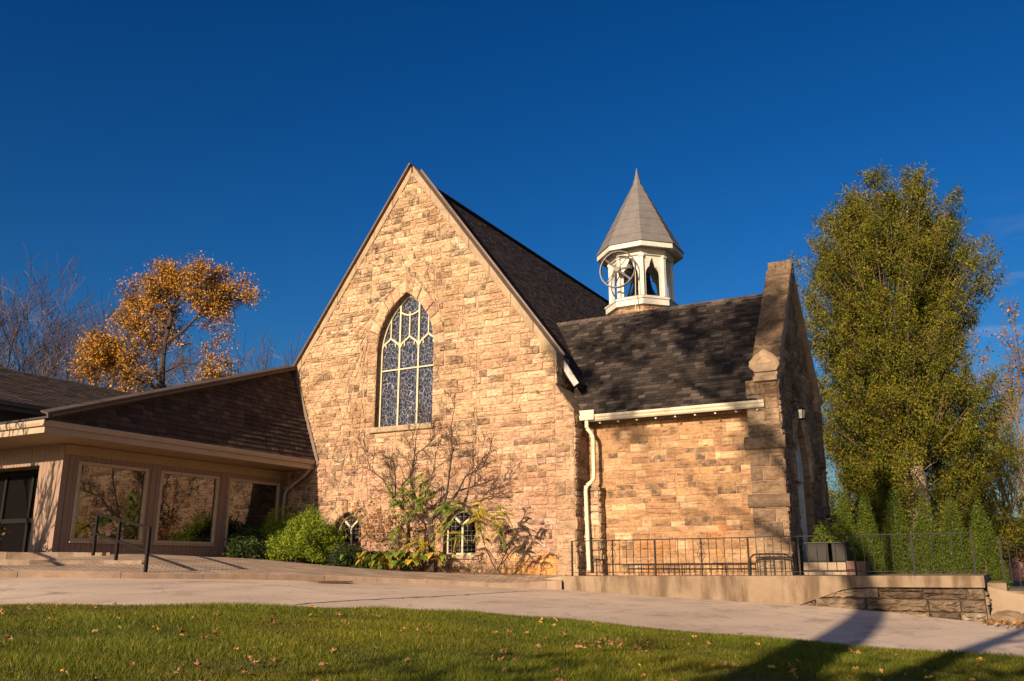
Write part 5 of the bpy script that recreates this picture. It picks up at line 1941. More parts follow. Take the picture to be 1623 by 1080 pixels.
def leaf_quads(centers, n, spread, size, rr_seed, cols, droop=0.0, aspect=0.55, outward=None):
    g = np.random.default_rng(rr_seed)
    C = np.asarray(centers, dtype=float).reshape(-1, 3)
    N = len(C) * n
    P = np.repeat(C, n, axis=0) + g.normal(0, 1, (N, 3)) * np.asarray(spread)
    nr = g.normal(0, 1, (N, 3)); nr[:, 2] += 0.25
    nr /= np.linalg.norm(nr, axis=1)[:, None]
    t = g.normal(0, 1, (N, 3)); t[:, 2] -= droop
    t -= nr * (t * nr).sum(1)[:, None]
    t /= np.linalg.norm(t, axis=1)[:, None] + 1e-9
    b = np.cross(nr, t)
    s = size * g.uniform(0.6, 1.35, (N, 1))
    V = np.stack([P - t * s, P - b * s * aspect, P + t * s, P + b * s * aspect], 1).reshape(-1, 3)
    cols = np.asarray(cols)
    # leaves of one clump lean to one colour
    base = np.repeat(g.integers(0, len(cols), len(C)), n)
    own = g.integers(0, len(cols), N)
    idx = np.where(g.random(N) < 0.55, base, own)
    col = cols[idx] * g.uniform(0.75, 1.25, (N, 1))
    return V, col

# --- tall cedar right of the church
def cedar():
    rr = random.Random(77)
    base = Vector((11.95, 22.0, -0.3))
    t = thing('cedar_tree', 'tall olive-green cedar with ragged double top and pale trunk beyond the young hedge', 'tree', base)
    lat = Vector((0.8746, 0.4848, 0)); dep = Vector((-0.4848, 0.8746, 0))
    tab = [(0.9, -110, 118), (1.5, -118, 125), (3, -124, 134), (4.4, -126, 140), (5.8, -128, 142), (7.3, -128, 142), (9, -126, 122), (10.4, -130, 102), (12.2, -136, 106), (13, -144, 135),
           (14, -146, 142), (15, -128, 124), (15.9, -98, 124), (17, -80, 112), (18.0, -58, 92), (18.8, -40, 70), (19.5, -20, 62)]
    zs = np.array([q[0] * 0.965 for q in tab]); ls = np.array([q[1] for q in tab]) * 0.0285; rs = np.array([q[2] for q in tab]) * 0.0285
    mb = MB()
    mb.tube([base, base + lat * 0.30 + Vector((0, 0, 2.5)), base + lat * 0.05 + Vector((0, 0, 5.5)), base + Vector((-0.1, 0, 11)), base + Vector((-0.5, 0, 18.6))], [0.62, 0.52, 0.60, 0.3, 0.04], 10)
    mb.tube([base + Vector((0, 0, 6)), base + lat * 0.7 + Vector((0, 0, 11)), base + lat * 1.5 + Vector((0, 0, 18.2))], [0.3, 0.2, 0.03], 7)
    # torn pale bark lumps on the trunk
    for k in range(7):
        a = rr.uniform(-2.6, -0.6)
        z = rr.uniform(2.0, 5.4)
        q = base + Vector((0.45 * math.cos(a), 0.45 * math.sin(a), z))
        mb.tube([q, q + Vector((0.12 * math.cos(a), 0.12 * math.sin(a), 0.45)), q + Vector((0, 0, 0.9))], [0.03, 0.16, 0.03], 6)
    mbl = MB()
    lf = []          # (point, direction of growth) of every spray
    bough = 0
    while bough < 760:
        z1 = 18.6 * rr.uniform(0.03, 1.0) ** 1.05
        l_, r_ = float(np.interp(z1, zs, ls)), float(np.interp(z1, zs, rs))
        mid, hw = (l_ + r_) / 2, (r_ - l_) / 2
        a = rr.uniform(0, 2 * math.pi)
        rho = rr.uniform(0.55, 1.02) if rr.random() < 0.8 else rr.uniform(1.0, 1.2)
        x = mid + hw * rho * math.cos(a); y = min(hw, 3.7) * rho * math.sin(a)
        if z1 > 16.6 and -0.1 < x < 0.9 and rr.random() < 0.85:        # notch between the two tops
            continue
        if z1 < 5.6 and -1.3 < x - 0.2 < 1.3 and y < 0.8:          # bare trunk shows here
            continue
        bough += 1
        rise = rr.uniform(0.7, 2.2) + 0.11 * z1
        axis = 0.0 if z1 < 11 else (-0.5 if x < 0.4 else 1.3) * min(1, (z1 - 11) / 6)
        q = base + Vector((0, 0, max(1.0, z1 - rise))) + lat * axis
        p = base + lat * x + dep * y + Vector((0, 0, z1))
        out = (lat * math.cos(a) + dep * math.sin(a))
        m_ = q.lerp(p, 0.55) + Vector((0, 0, -0.22 * (p - q).length * 0.35))
        tipd = (out * 0.35 + Vector((0, 0, 1))).normalized()
        pts = [q, q.lerp(m_, 0.6), m_, p, p + tipd * 0.4]
        if z1 > 6.5 or y > 0.8:
            mbl.tube(pts, [0.05, 0.034, 0.024, 0.012, 0.005], 4, cap=False)
        n = rr.randint(12, 20)
        for i in range(n):
            t_ = 0.30 + 0.70 * (i + rr.random()) / n
            s_ = t_ * (len(pts) - 1)
            j = min(len(pts) - 2, int(s_))
            c = pts[j].lerp(pts[j + 1], s_ - j)
            wd = 0.13 + 0.38 * (1 - t_)
            c = c + Vector((rr.gauss(0, wd), rr.gauss(0, wd), rr.gauss(0.05, wd * 0.7)))
            rc_ = c - base
            if 1.0 < rc_.z < 5.2 and abs(rc_.dot(lat) - 0.22) < 0.78 and rc_.dot(dep) < 1.0:
                continue
            lf.append((c, (out * rr.uniform(0.2, 0.8) + Vector((rr.gauss(0, .3), rr.gauss(0, .3), rr.uniform(0.3, 1.0)))).normalized()))
    mb.build('trunk', M['bark_pale'], t)
    mbl.build('boughs', M['bark_red'], t)
    g = np.random.default_rng(5)
    cols = np.array([(0.080, 0.084, 0.005), (0.112, 0.108, 0.006), (0.050, 0.058, 0.005), (0.150, 0.130, 0.008), (0.030, 0.038, 0.004), (0.11, 0.078, 0.009)])
    Vs, Cs = [], []
    for k, (p, o) in enumerate(lf):
        n = 46
        L = rr.uniform(0.24, 0.50)
        # one upswept fan: leaflets strung along the frond, wider in the middle
        s = g.random((n, 1)) * 2 - 0.7
        wdt = 0.16 * (1 - 0.45 * np.abs(s))
        P = np.array(p) + s * L * np.array(o) + g.normal(0, 1, (n, 3)) * wdt
        Vv, Cc = leaf_quads(P, 1, 0.0, 0.066, 1000 + k, cols[[rr.randrange(len(cols)), rr.randrange(len(cols))]], droop=-1.0, aspect=0.32)
        Vs.append(Vv); Cs.append(Cc)
    build_np('crown', np.concatenate(Vs), 4, np.concatenate(Cs), M['needle'], t)
cedar()

# --- young conical hedge cedars behind the walk
def young_cedar(seed, loc, h, rad, label, first):
    rr = random.Random(seed)
    t = thing('young_cedar', label, 'tree', loc, 'young conical cedars behind the walk')
    mb = MB()
    mb.tube([loc, Vector(loc) + Vector((0, 0, h * 0.9))], [0.05, 0.01], 6)
    mb.build('trunk', M['bark'], t)
    P, = [[]]
    for k in range(430):
        z = h * (1 - math.sqrt(rr.uniform(0, 1))) * 0.98 + 0.02
        rz = rad * 0.95 * (1 - z / h) ** 1.0 * (1 + 0.10 * math.sin(z * 9 + seed)) * rr.uniform(0.75, 1.08) + 0.015
        a = rr.uniform(0, 6.283)
        rz *= 1 + 0.14 * math.sin(3 * a + z * 3 + seed)
        P.append((loc[0] + rz * math.cos(a), loc[1] + rz * math.sin(a), loc[2] + z))
    cols = np.array([(0.044, 0.068, 0.006), (0.064, 0.090, 0.007), (0.024, 0.042, 0.006), (0.098, 0.108, 0.009)])
    V, C = leaf_quads(P, 80, (0.045, 0.045, 0.11), 0.024, seed, cols, droop=-1.4, aspect=0.40)
    build_np('foliage', V, 4, C, M['needle'], t)
    return t
YC = [(11.54, 5.0, 2.55, .50, 'young conical cedar nearest the church porch, half shaded, leftmost of the hedge'),
      (12.10, 5.1, 2.55, .46, 'young conical cedar second from the porch, beside the slim shadowed gap'),
      (12.87, 5.0, 2.65, .56, 'young conical cedar just left of the big pale trunk'),
      (13.62, 4.9, 2.45, .58, 'young conical cedar just right of the big pale trunk'),
      (14.27, 5.0, 2.30, .54, 'young conical cedar second from the right end of the hedge'),
      (14.93, 5.0, 2.20, .54, 'young conical cedar at the right end of the hedge, beside the stair')]
for k, (x, y, h, rd, lab) in enumerate(YC):
    young_cedar(300 + k, (x, y, -0.30), h, rd, lab, k == 0)

def round_shrub(name, label, cat, loc, rx, ry, hz, n, per, size, cols, seed, mat, stems=12, lobes=0.22, zlow=0.05, droop=0.0, spread=0.09, aspect=0.5, group=None):
    rr = random.Random(seed)
    t = thing(name, label, cat, loc, group)
    mb = MB()
    P = []
    L0 = Vector(loc)
    for k in range(n):
        a = rr.uniform(0, 6.283); c = rr.uniform(-0.25, 1.0)
        s = math.sqrt(max(0, 1 - c * c))
        k_ = (1 + lobes * math.sin(3 * a + seed) * math.cos(4 * c + seed) + 0.5 * lobes * math.sin(7 * a + 5 * c)) * rr.uniform(0.62, 1.05)
        p = L0 + Vector((rx * s * math.cos(a) * k_, ry * s * math.sin(a) * k_, max(zlow, hz * 0.32 + hz * 0.68 * c * k_)))
        P.append(p)
    for k in range(stems):
        q = rr.choice(P)
        b = L0 + Vector((rr.gauss(0, 0.1), rr.gauss(0, 0.08), -0.05))
        mb.tube([b, b.lerp(q, 0.5) + Vector((0, 0, 0.08)), q], [0.018, 0.012, 0.004], 4, cap=False)
    mb.build('stems', M['bark'], t)
    V, C = leaf_quads([list(p) for p in P], per, spread, size, seed, cols, droop=droop, aspect=aspect)
    build_np('foliage', V, 4, C, mat, t)
    return t
G_JUN = np.array([(0.120, 0.155, 0.008), (0.160, 0.190, 0.010), (0.085, 0.118, 0.008), (0.048, 0.072, 0.008)])
round_shrub('juniper_bush', 'wide bright green spreading juniper in the corner of annex and gable', 'shrub', (-3.3, -1.15, 0.25), 1.30, 0.85, 1.40, 1300, 60, 0.042, G_JUN * 1.3, 21, M['needle'], 20, 0.3, spread=0.075, aspect=0.22, droop=-0.8)
round_shrub('dark_shrub', 'small dark green shrub against the annex wall, left of the bright juniper', 'shrub', (-4.25, -2.15, 0.42), 0.62, 0.55, 0.82, 220, 26, 0.04, np.array([(0.030, 0.052, 0.010), (0.05, 0.075, 0.014), (0.02, 0.036, 0.008)]), 22, M['leaf'], 18)
round_shrub('dark_shrub', 'low shaded dark shrub below the left basement window, right of the juniper', 'shrub', (-1.5, -0.95, 0.18), 0.7, 0.45, 0.56, 220, 26, 0.04, np.array([(0.026, 0.042, 0.010), (0.04, 0.058, 0.012), (0.018, 0.03, 0.008)]), 23, M['leaf'], 16)
round_shrub('porch_shrub', 'small bright green shrub rising behind the grey metal cabinets', 'shrub', (11.45, 2.75, 0.45), 0.46, 0.36, 0.76, 180, 34, 0.03, G_JUN * 0.8, 24, M['needle'], 10)

# rose-like shrub with red and orange leaves
rr = random.Random(31)
t = thing('autumn_shrub', 'thin shrub with red, orange and green autumn leaves between the basement windows', 'shrub', (-0.35, -0.95, 0.12))
mb = MB(); tips = []
for k in range(13):
    branch(mb, (-0.2 + rr.gauss(0, 0.40), -0.9 + rr.gauss(0, 0.15), 0.1), (rr.gauss(0, .35), rr.gauss(0, .2), 1), rr.uniform(0.8, 1.5), 0.012, 2, rr, tips, kids=(3, 3), rmin=0.003)
mb.build('stems', M['bark_red'], t)
tp = [list(p) for p, d in tips if rr.random() < 0.7]
V, C = leaf_quads(tp, 2, 0.045, 0.042, 31, np.array([(0.36, 0.10, 0.03), (0.42, 0.18, 0.04), (0.12, 0.12, 0.02), (0.09, 0.10, 0.02), (0.25, 0.07, 0.03)]))
build_np('foliage', V, 4, C, M['leaf'], t)

# hostas
rr = random.Random(33)
t = thing('hosta_clump', 'low clump of broad yellow and green hosta leaves beside the kerb', 'plant', (0.55, -1.25, 0.1))
mb = MB()
for k in range(190):
    bx, by = 0.5 + rr.gauss(0, 0.52), -1.25 + rr.gauss(0, 0.20)
    a = rr.uniform(0, 6.283)
    L = rr.uniform(0.18, 0.34); w = L * rr.uniform(0.26, 0.40)
    h = rr.uniform(0.16, 0.50)
    yel = rr.random()
    g = rr.uniform(0.7, 1.2)
    c = (0.40, 0.26, 0.03) if yel < 0.34 else (0.17, 0.20, 0.025) if yel < 0.7 else (0.07, 0.13, 0.02)
    mb.col = (c[0] * g, c[1] * g, c[2] * g, 1)
    ca, sa = math.cos(a), math.sin(a)
    z0 = 0.10
    rows = []
    for i, (s_, ww) in enumerate(((0.0, 0.25), (0.3, 0.9), (0.6, 1.0), (0.85, 0.55), (1.0, 0.05))):
        z = z0 + h + 0.10 * math.sin(s_ * 2.4) - 0.20 * s_ * s_
        cx_, cy_ = bx + ca * L * (s_ + 0.15), by + sa * L * (s_ + 0.15)
        rows.append([(cx_ - sa * w * ww, cy_ + ca * w * ww, z + 0.02), (cx_, cy_, z), (cx_ + sa * w * ww, cy_ - ca * w * ww, z + 0.02)])
    P = [p for r_ in rows for p in r_]
    F = []
    for i in range(4):
        for j in range(2):
            F.append((i * 3 + j, i * 3 + j + 1, (i + 1) * 3 + j + 1, (i + 1) * 3 + j))
    mb.add(P, F)
mb.build('leaves', M['leaf'], t, smooth=True)

# bare sumac-like little tree before the wall
rr = random.Random(35)
t = thing('bare_small_tree', 'small bare branching tree with hanging green and yellow leaves before the stone gable', 'tree', tuple(sight(683, 885, Y=-0.9)))
mb = MB(); tips = []
def limb(marks, r0, r1, Y0=-0.9, dy=0.0, twigs=7, tl=0.54):
    twigs = int(twigs * 1.2)
    pts = [sight(x, y, Y=Y0 + dy * i / max(1, len(marks) - 1)) for i, (x, y) in enumerate(marks)]
    n = len(pts)
    rad = [1.25 * (r0 + (r1 - r0) * i / (n - 1)) for i in range(n)]
    mb.tube(pts, rad, 6, cap=False)
    for k in range(twigs):
        s_ = rr.uniform(0.2, 1.0) * (n - 1)
        i = min(n - 2, int(s_)); q = pts[i].lerp(pts[i + 1], s_ - i)
        d = (pts[i + 1] - pts[i]).normalized()
        dd = rnd_dir(d, rr.uniform(0.4, 1.0), rr)
        dd.y *= 0.6
        branch(mb, q, dd, rr.uniform(0.45, 1.0) * tl, max(0.007, rad[i] * 0.45), 2, rr, tips, kids=(3, 4), rmin=0.0045, wob=0.2, up=0.04)
limb([(684, 905), (684, 850), (682, 826)], 0.075, 0.06, twigs=0)
limb([(682, 826), (664, 800), (655, 778), (650, 755)], 0.03, 0.012, twigs=5)
limb([(682, 826), (702, 802), (716, 794)], 0.042, 0.034, twigs=2)
limb([(704, 801), (710, 770), (713, 745), (717, 715), (715, 675), (720, 650)], 0.026, 0.006, dy=-0.3, twigs=12)
limb([(716, 794), (726, 779), (738, 755), (765, 741), (780, 705)], 0.03, 0.006, dy=-0.5, twigs=12)
limb([(727, 778), (757, 769), (790, 758)], 0.02, 0.006, dy=0.2, twigs=8)
limb([(716, 794), (745, 804), (772, 810)], 0.022, 0.008, dy=-0.4, twigs=5)
limb([(640, 905), (648, 850), (647, 815), (626, 792), (607, 760), (587, 745), (577, 705)], 0.045, 0.006, Y0=-0.75, dy=-0.4, twigs=14)
limb([(626, 792), (627, 765), (625, 735)], 0.02, 0.006, Y0=-0.9, twigs=6)
limb([(640, 795), (637, 770), (652, 752), (657, 722), (660, 690), (670, 660)], 0.028, 0.006, Y0=-0.8, dy=-0.3, twigs=16)
limb([(587, 745), (575, 740), (560, 748)], 0.012, 0.004, Y0=-1.1, twigs=4)
limb([(657, 722), (680, 705), (690, 690)], 0.014, 0.004, Y0=-1.0, twigs=6)
mb.build('trunk', M['bark_dark'], t)
def fronds(spots, seed, cols, nper=9, L=0.46):
    r2 = random.Random(seed)
    V, C = [], []
    for (x, y, Y) in spots:
        p = sight(x, y, Y=Y)
        for f_ in range(2):
            d = Vector((r2.uniform(-1, 1), r2.uniform(-0.7, 0.2), r2.uniform(-0.5, 0.15))).normalized()
            c = r2.choice(cols)
            for k in range(nper):
                s_ = k / nper
                q = p + d * (L * s_) + Vector((0, 0, -0.18 * s_ * s_))
                side = d.cross(Vector((0, 0, 1))).normalized()
                for sg in (-1, 1):
                    ld = (d * 0.45 + side * sg * 0.7 + Vector((0, 0, -0.75))).normalized()
                    w = ld.cross(Vector((0.3, 1, 0.2))).normalized()
                    ll = 0.145 * (1 - 0.4 * s_) * r2.uniform(0.8, 1.2)
                    g = r2.uniform(0.75, 1.25)
                    V += [q, q + ld * ll * 0.5 + w * ll * 0.17, q + ld * ll, q + ld * ll * 0.5 - w * ll * 0.17]
                    C.append((c[0] * g, c[1] * g, c[2] * g))
    return np.array([list(v) for v in V]), np.array(C)
GRN = [(0.10, 0.15, 0.012), (0.13, 0.17, 0.014), (0.07, 0.11, 0.010)]
YEL = [(0.34, 0.25, 0.03), (0.26, 0.22, 0.03), (0.14, 0.16, 0.025)]
sp = [(rr.uniform(650, 692), rr.uniform(742, 790), -1.0) for _ in range(11)] + [(rr.uniform(616, 642), rr.uniform(762, 800), -1.05) for _ in range(9)] + [(rr.uniform(700, 735), rr.uniform(788, 806), -1.1) for _ in range(8)] + [(rr.uniform(620, 660), rr.uniform(800, 860), -1.2) for _ in range(9)]
V1, C1 = fronds(sp, 5, GRN + YEL[2:])
sp = [(rr.uniform(745, 802), rr.uniform(795, 840), -1.2) for _ in range(15)] + [(rr.uniform(640, 690), rr.uniform(850, 880), -1.2) for _ in range(8)] + [(rr.uniform(700, 730), rr.uniform(812, 850), -1.3) for _ in range(5)]
V2, C2 = fronds(sp, 6, YEL)
build_np('leaves', np.concatenate([V1, V2]), 4, np.concatenate([C1, C2]), M['leaf'], t)

t = thing('leaning_sapling', 'thin leaning sapling with dark drooping leaves right of the basement window', 'sapling', tuple(sight(788, 900, Y=-0.7)))
mb = MB(); tips = []
for marks in ([(788, 905), (800, 880), (816, 850), (833, 812)], [(795, 895), (815, 868), (848, 858)], [(786, 905), (770, 870), (760, 838)]):
    limb(marks, 0.016, 0.005, Y0=-0.75, dy=-0.2, twigs=2, tl=0.3)
mb.build('stems', M['bark_dark'], t)
sp = [(818, 848, -0.85), (812, 838, -0.85), (824, 832, -0.85), (832, 818, -0.9), (838, 820, -0.9), (805, 868, -0.85), (820, 870, -0.9), (832, 862, -0.9), (845, 858, -0.9), (835, 872, -0.9), (810, 858, -0.9), (765, 850, -0.9)]
V1, C1 = fronds(sp, 8, [(0.05, 0.035, 0.018), (0.07, 0.045, 0.02), (0.035, 0.04, 0.014)], 6, 0.3)
build_np('leaves', V1, 4, C1, M['leaf'], t)

# dry stalks and litter along the wall foot
rr = random.Random(37)
mb = MB()
for k in range(520):
    x = rr.uniform(-1.2, 4.2); y = -0.25 - abs(rr.gauss(0, 0.3))
    z = pav(x, y)
    h = rr.uniform(0.08, 0.42) * (1.1 if x > 1.2 else 0.8)
    g = rr.uniform(0.6, 1.2)
    c = rr.choice([(0.20, 0.12, 0.06), (0.28, 0.17, 0.08), (0.14, 0.08, 0.04), (0.10, 0.10, 0.03)])
    mb.col = (c[0] * g, c[1] * g, c[2] * g, 1)
    p = Vector((x, y, z)); q = p + Vector((rr.gauss(0, 0.1), rr.gauss(0, 0.06), h))
    mb.tube([p, p.lerp(q, 0.5) + Vector((rr.gauss(0, .02), 0, 0)), q], [0.004, 0.003, 0.002], 3, cap=False)
    if rr.random() < 0.6:
        quad_v, quad_c = [], []
        quad(q, 0.03, 0.018, rr, quad_v, quad_c, (1, 1, 1))
        mb.add(quad_v, [(0, 1, 2, 3)])
o = mb.build('dry_undergrowth', M['leaf'])
tag(o, 'dry brown stalks and leaf litter along the foot of the stone gable', 'undergrowth'); o['kind'] = 'stuff'
# moss tuft growing out of the wall
mo = thing('wall_fern', 'tiny green tuft growing from the stone joint near the right shoulder', 'plant', (4.45, -0.06, 4.95))
V, C = leaf_quads([(4.42 + rr.gauss(0, .05), -0.07, 4.95 + rr.gauss(0, .05)) for _ in range(7)], 5, 0.02, 0.022, 4, np.array([(0.10, 0.13, 0.02), (0.06, 0.09, 0.02)]))
build_np('tuft', V, 4, C, M['leaf'], mo)

# --- background trees, left
def fan_tree(name, label, base, stems, seed, mat, lev=3, kids=(4, 4, 4), rmin=0.012, flatdir=None, leaves=None, tw=0.14, up=0.09, cat='tree', ang=(0.3, 0.65), ratio=(0.5, 0.72)):
    r2 = random.Random(seed)
    t = thing(name, label, cat, base)
    mb = MB(); tips = []
    for (d, L, r) in stems:
        branch(mb, base, d, L, r, lev, r2, tips, kids=kids, rmin=rmin, wob=tw, up=up, ang=ang, ratio=ratio)
    mb.build('trunk', mat, t)
    return t, tips, r2
rr = random.Random(50)
b0 = Vector((-43.6, 14.2, 0.0))
st_ = []
for k in range(11):
    a = -0.62 + 1.24 * k / 10 + rr.uniform(-0.06, 0.06)
    d = _r * math.sin(a) + _h * rr.uniform(-0.35, 0.35) + Vector((0, 0, math.cos(a)))
    st_.append((d, rr.uniform(13.2, 15.0) * (1 - 0.30 * abs(a)), rr.uniform(0.14, 0.24)))
fan_tree('bare_tree', 'large bare many-stemmed tree rising behind the left wing roof', b0, st_, 51, M['bark_red'], 3, (6, 7, 7), 0.013, tw=0.14, up=0.06, ang=(0.35, 0.75))
b0 = sight(150, 700, D=62); b0.z = 0
st_ = [(_r * math.sin(a) + Vector((0, 0, math.cos(a))) + _h * rr.uniform(-.4, .4), rr.uniform(8.5, 10), 0.11) for a in (-0.5, -0.2, 0.1, 0.35, 0.6)]
fan_tree('bare_tree', 'lower bare twiggy tree between the big bare tree and the orange-leaved tree', b0, st_, 52, M['bark_red'], 3, (4, 5, 5), 0.014, tw=0.11, up=0.05)
b0 = sight(425, 700, D=75); b0.z = 0
st_ = [(_r * math.sin(a) + Vector((0, 0, math.cos(a))) + _h * rr.uniform(-.4, .4), rr.uniform(11.6, 12.6), 0.12) for a in (-0.34, -0.2, -0.06, 0.08, 0.2, 0.3)]
t, tips, r2 = fan_tree('bare_tree', 'far bare reddish tree peeping over the annex roof beside the gable edge', b0, st_, 53, M['bark_red'], 3, (5, 6, 6), 0.014, tw=0.11, up=0.05)

# orange tree
rr = random.Random(60)
DO = 45
bo = sight(255, 700, D=DO); bo.z = 0.2
t = thing('orange_tree', 'spreading tree with thin orange-yellow autumn leaves and dark limbs', 'tree', tuple(bo))
mb = MB(); tips = []
def olimb(marks, r0, r1, twigs=8, tl=1.6, dd=0.0):
    tl *= 0.80; twigs = int(twigs * 1.7); r0 *= 0.6
    pts = [sight(x, y, D=DO + dd * i / max(1, len(marks) - 1)) for i, (x, y) in enumerate(marks)]
    n = len(pts)
    rad = [r0 + (r1 - r0) * i / (n - 1) for i in range(n)]
    mb.tube(pts, rad, 7, cap=False)
    for k in range(twigs):
        s_ = rr.uniform(0.25, 1.0) * (n - 1)
        i = min(n - 2, int(s_)); q = pts[i].lerp(pts[i + 1], s_ - i)
        d = (pts[i + 1] - pts[i]).normalized()
        branch(mb, q, rnd_dir(d, rr.uniform(0.4, 1.1), rr), rr.uniform(0.5, 1.25) * tl, max(0.03, rad[i] * 0.4), 2, rr, tips, kids=(4, 4), rmin=0.012, wob=0.22, up=0.03)
mb.tube([bo, sight(250, 640, D=DO), sight(256, 610, D=DO)], [0.34, 0.28, 0.25], 8)
olimb([(256, 612), (258, 570), (262, 540), (272, 500), (282, 470), (275, 440)], 0.26, 0.05, 9, 1.6, 1.0)
olimb([(262, 545), (290, 525), (320, 495), (350, 478), (372, 488)], 0.16, 0.04, 12, 1.5, -1.5)
olimb([(278, 485), (310, 460), (335, 455)], 0.11, 0.04, 9, 1.5, -2)
olimb([(266, 520), (240, 500), (215, 492), (208, 470)], 0.13, 0.04, 9, 1.4, 2)
olimb([(250, 625), (236, 605), (212, 602), (195, 585), (180, 555)], 0.18, 0.05, 10, 1.5, -1)
olimb([(250, 600), (245, 570), (232, 545), (225, 520)], 0.14, 0.04, 8, 1.5, 1.5)
olimb([(195, 586), (170, 575), (150, 560)], 0.08, 0.03, 8, 1.3, -1)
olimb([(262, 590), (290, 575), (320, 580), (335, 595)], 0.09, 0.03, 7, 1.3, 1)
olimb([(272, 500), (255, 470), (245, 445)], 0.09, 0.03, 8, 1.4, 1)
mb.build('trunk', M['bark_dark'], t)
cen = []
for p, d in tips:
    q = p
    # leaf mass thins out low on the right and in the middle
    if rr.random() < 0.40 + 0.22 * math.sin(p.x * 1.6 + p.z * 1.1) * math.cos(p.z * 1.4):
        cen.append(list(q))
V, C = leaf_quads(cen, 5, (0.22, 0.22, 0.20), 0.062, 61, np.array([(0.44, 0.19, 0.010), (0.52, 0.25, 0.012), (0.32, 0.125, 0.012), (0.22, 0.13, 0.02), (0.42, 0.24, 0.06)]), aspect=0.6)
build_np('crown', V, 4, C, M['leaf'], t)

# --- background, right edge
b0 = sight(1612, 868, D=44)
st_ = []
rr = random.Random(70)
for k in range(11):
    a = -0.85 + 1.5 * k / 10 + rr.uniform(-0.1, 0.1)
    st_.append((_r * math.sin(a) + _h * rr.uniform(-0.4, 0.4) + Vector((0, 0, math.cos(a))), rr.uniform(3.6, 5.2), rr.uniform(0.05, 0.13)))
fan_tree('bare_bush_tree', 'bushy bare tree with tan twigs at the right edge beyond the hedge', b0, st_, 71, plain('tan_twig', (0.24, 0.17, 0.10), 0.9, (0.17, 0.115, 0.075), 5), 3, (4, 5, 5), 0.010, tw=0.13, up=0.03)
b0 = sight(1650, 880, D=55); b0.z = -0.5
st_ = [(_r * math.sin(a) + _h * rr.uniform(-.3, .3) + Vector((0, 0, math.cos(a))), rr.uniform(9.0, 10.5), 0.14) for a in (-0.08, 0.05, 0.18, 0.32)]
t, tips, r2 = fan_tree('russet_tree', 'tall thin tree with a few russet leaves, cut by the right edge', b0, st_, 72, M['bark_red'], 3, (4, 4, 5), 0.013, tw=0.11, up=0.06)
cen = [list(p) for p, d in tips if p.z > 9.0 and r2.random() < 0.35]
V, C = leaf_quads(cen, 5, 0.16, 0.10, 73, np.array([(0.30, 0.15, 0.03), (0.22, 0.12, 0.03), (0.16, 0.11, 0.03)]))
build_np('crown', V, 4, C, M['leaf'], t)
c0 = sight(1600, 850, D=42)
round_shrub('orange_bush', 'low orange-leaved bush before the brick house at the right edge', 'shrub', (c0.x, c0.y, 0.2), 1.1, 0.9, 1.9, 160, 14, 0.08, np.array([(0.38, 0.18, 0.04), (0.28, 0.13, 0.04), (0.16, 0.12, 0.03)]), 74, M['leaf'], 14, spread=0.18)
hb = sight(1606, 900, D=62)
hs = thing('brick_house', 'low red brick house far off at the right edge', 'house', (hb.x, hb.y, -0.6))
mb = MB()
mb.box(hb.x - 1.2, hb.x + 12, hb.y, hb.y + 8, -1.0, 1.3)
mb.build('wall', plain('far_brick', (0.28, 0.135, 0.10), 0.9, (0.22, 0.10, 0.075), 3), hs)
mb = MB()
mb.prism([(hb.x - 1.6, hb.y - 0.4, 1.3), (hb.x - 1.6, hb.y + 4, 3.2), (hb.x - 1.6, hb.y + 8.4, 1.3)], (14, 0, 0))
mb.build('roof', M['roofbase'], hs)
for k in range(3):
    mb = MB()
    mb.box(hb.x + 1.5 + 3 * k, hb.x + 2.6 + 3 * k, hb.y - 0.05, hb.y + 0.05, -0.1, 0.9)
    mb.build('window', M['glass_door'], hs)

# --- shrub left of the frame: twigs at the edge and branch shadows on the annex
rr = random.Random(80)
b0 = Vector((-6.1, -12.7, 0.3))
st_ = [(Vector((math.sin(a), rr.uniform(-.3, .3), math.cos(a))), rr.uniform(3.6, 4.5), 0.075) for a in (-0.12, -0.05, 0.02, 0.08, 0.14)]
fan_tree('bare_shrub', 'bare shrub whose twigs reach in at the left edge before the annex fascia', b0, st_, 81, M['bark_red'], 3, (5, 5, 5), 0.012, tw=0.12, up=0.09, cat='shrub', ang=(0.2, 0.55), ratio=(0.26, 0.42))
mb = MB(); tips = []
for k in range(3):
    branch(mb, (-3.0, -12.2, 2.7 + 0.12 * k), (1, -0.3, 0.25 + 0.2 * k), 1.3, 0.012, 1, rr, tips, kids=(4,), rmin=0.004)
mb.tube([(-6.1, -12.7, 1.6), (-4.6, -12.5, 2.4), (-3.0, -12.2, 2.75)], [0.03, 0.022, 0.012], 5, cap=False)
mb.build('reaching_branch', M['bark_red'], bpy.data.objects['bare_shrub'])

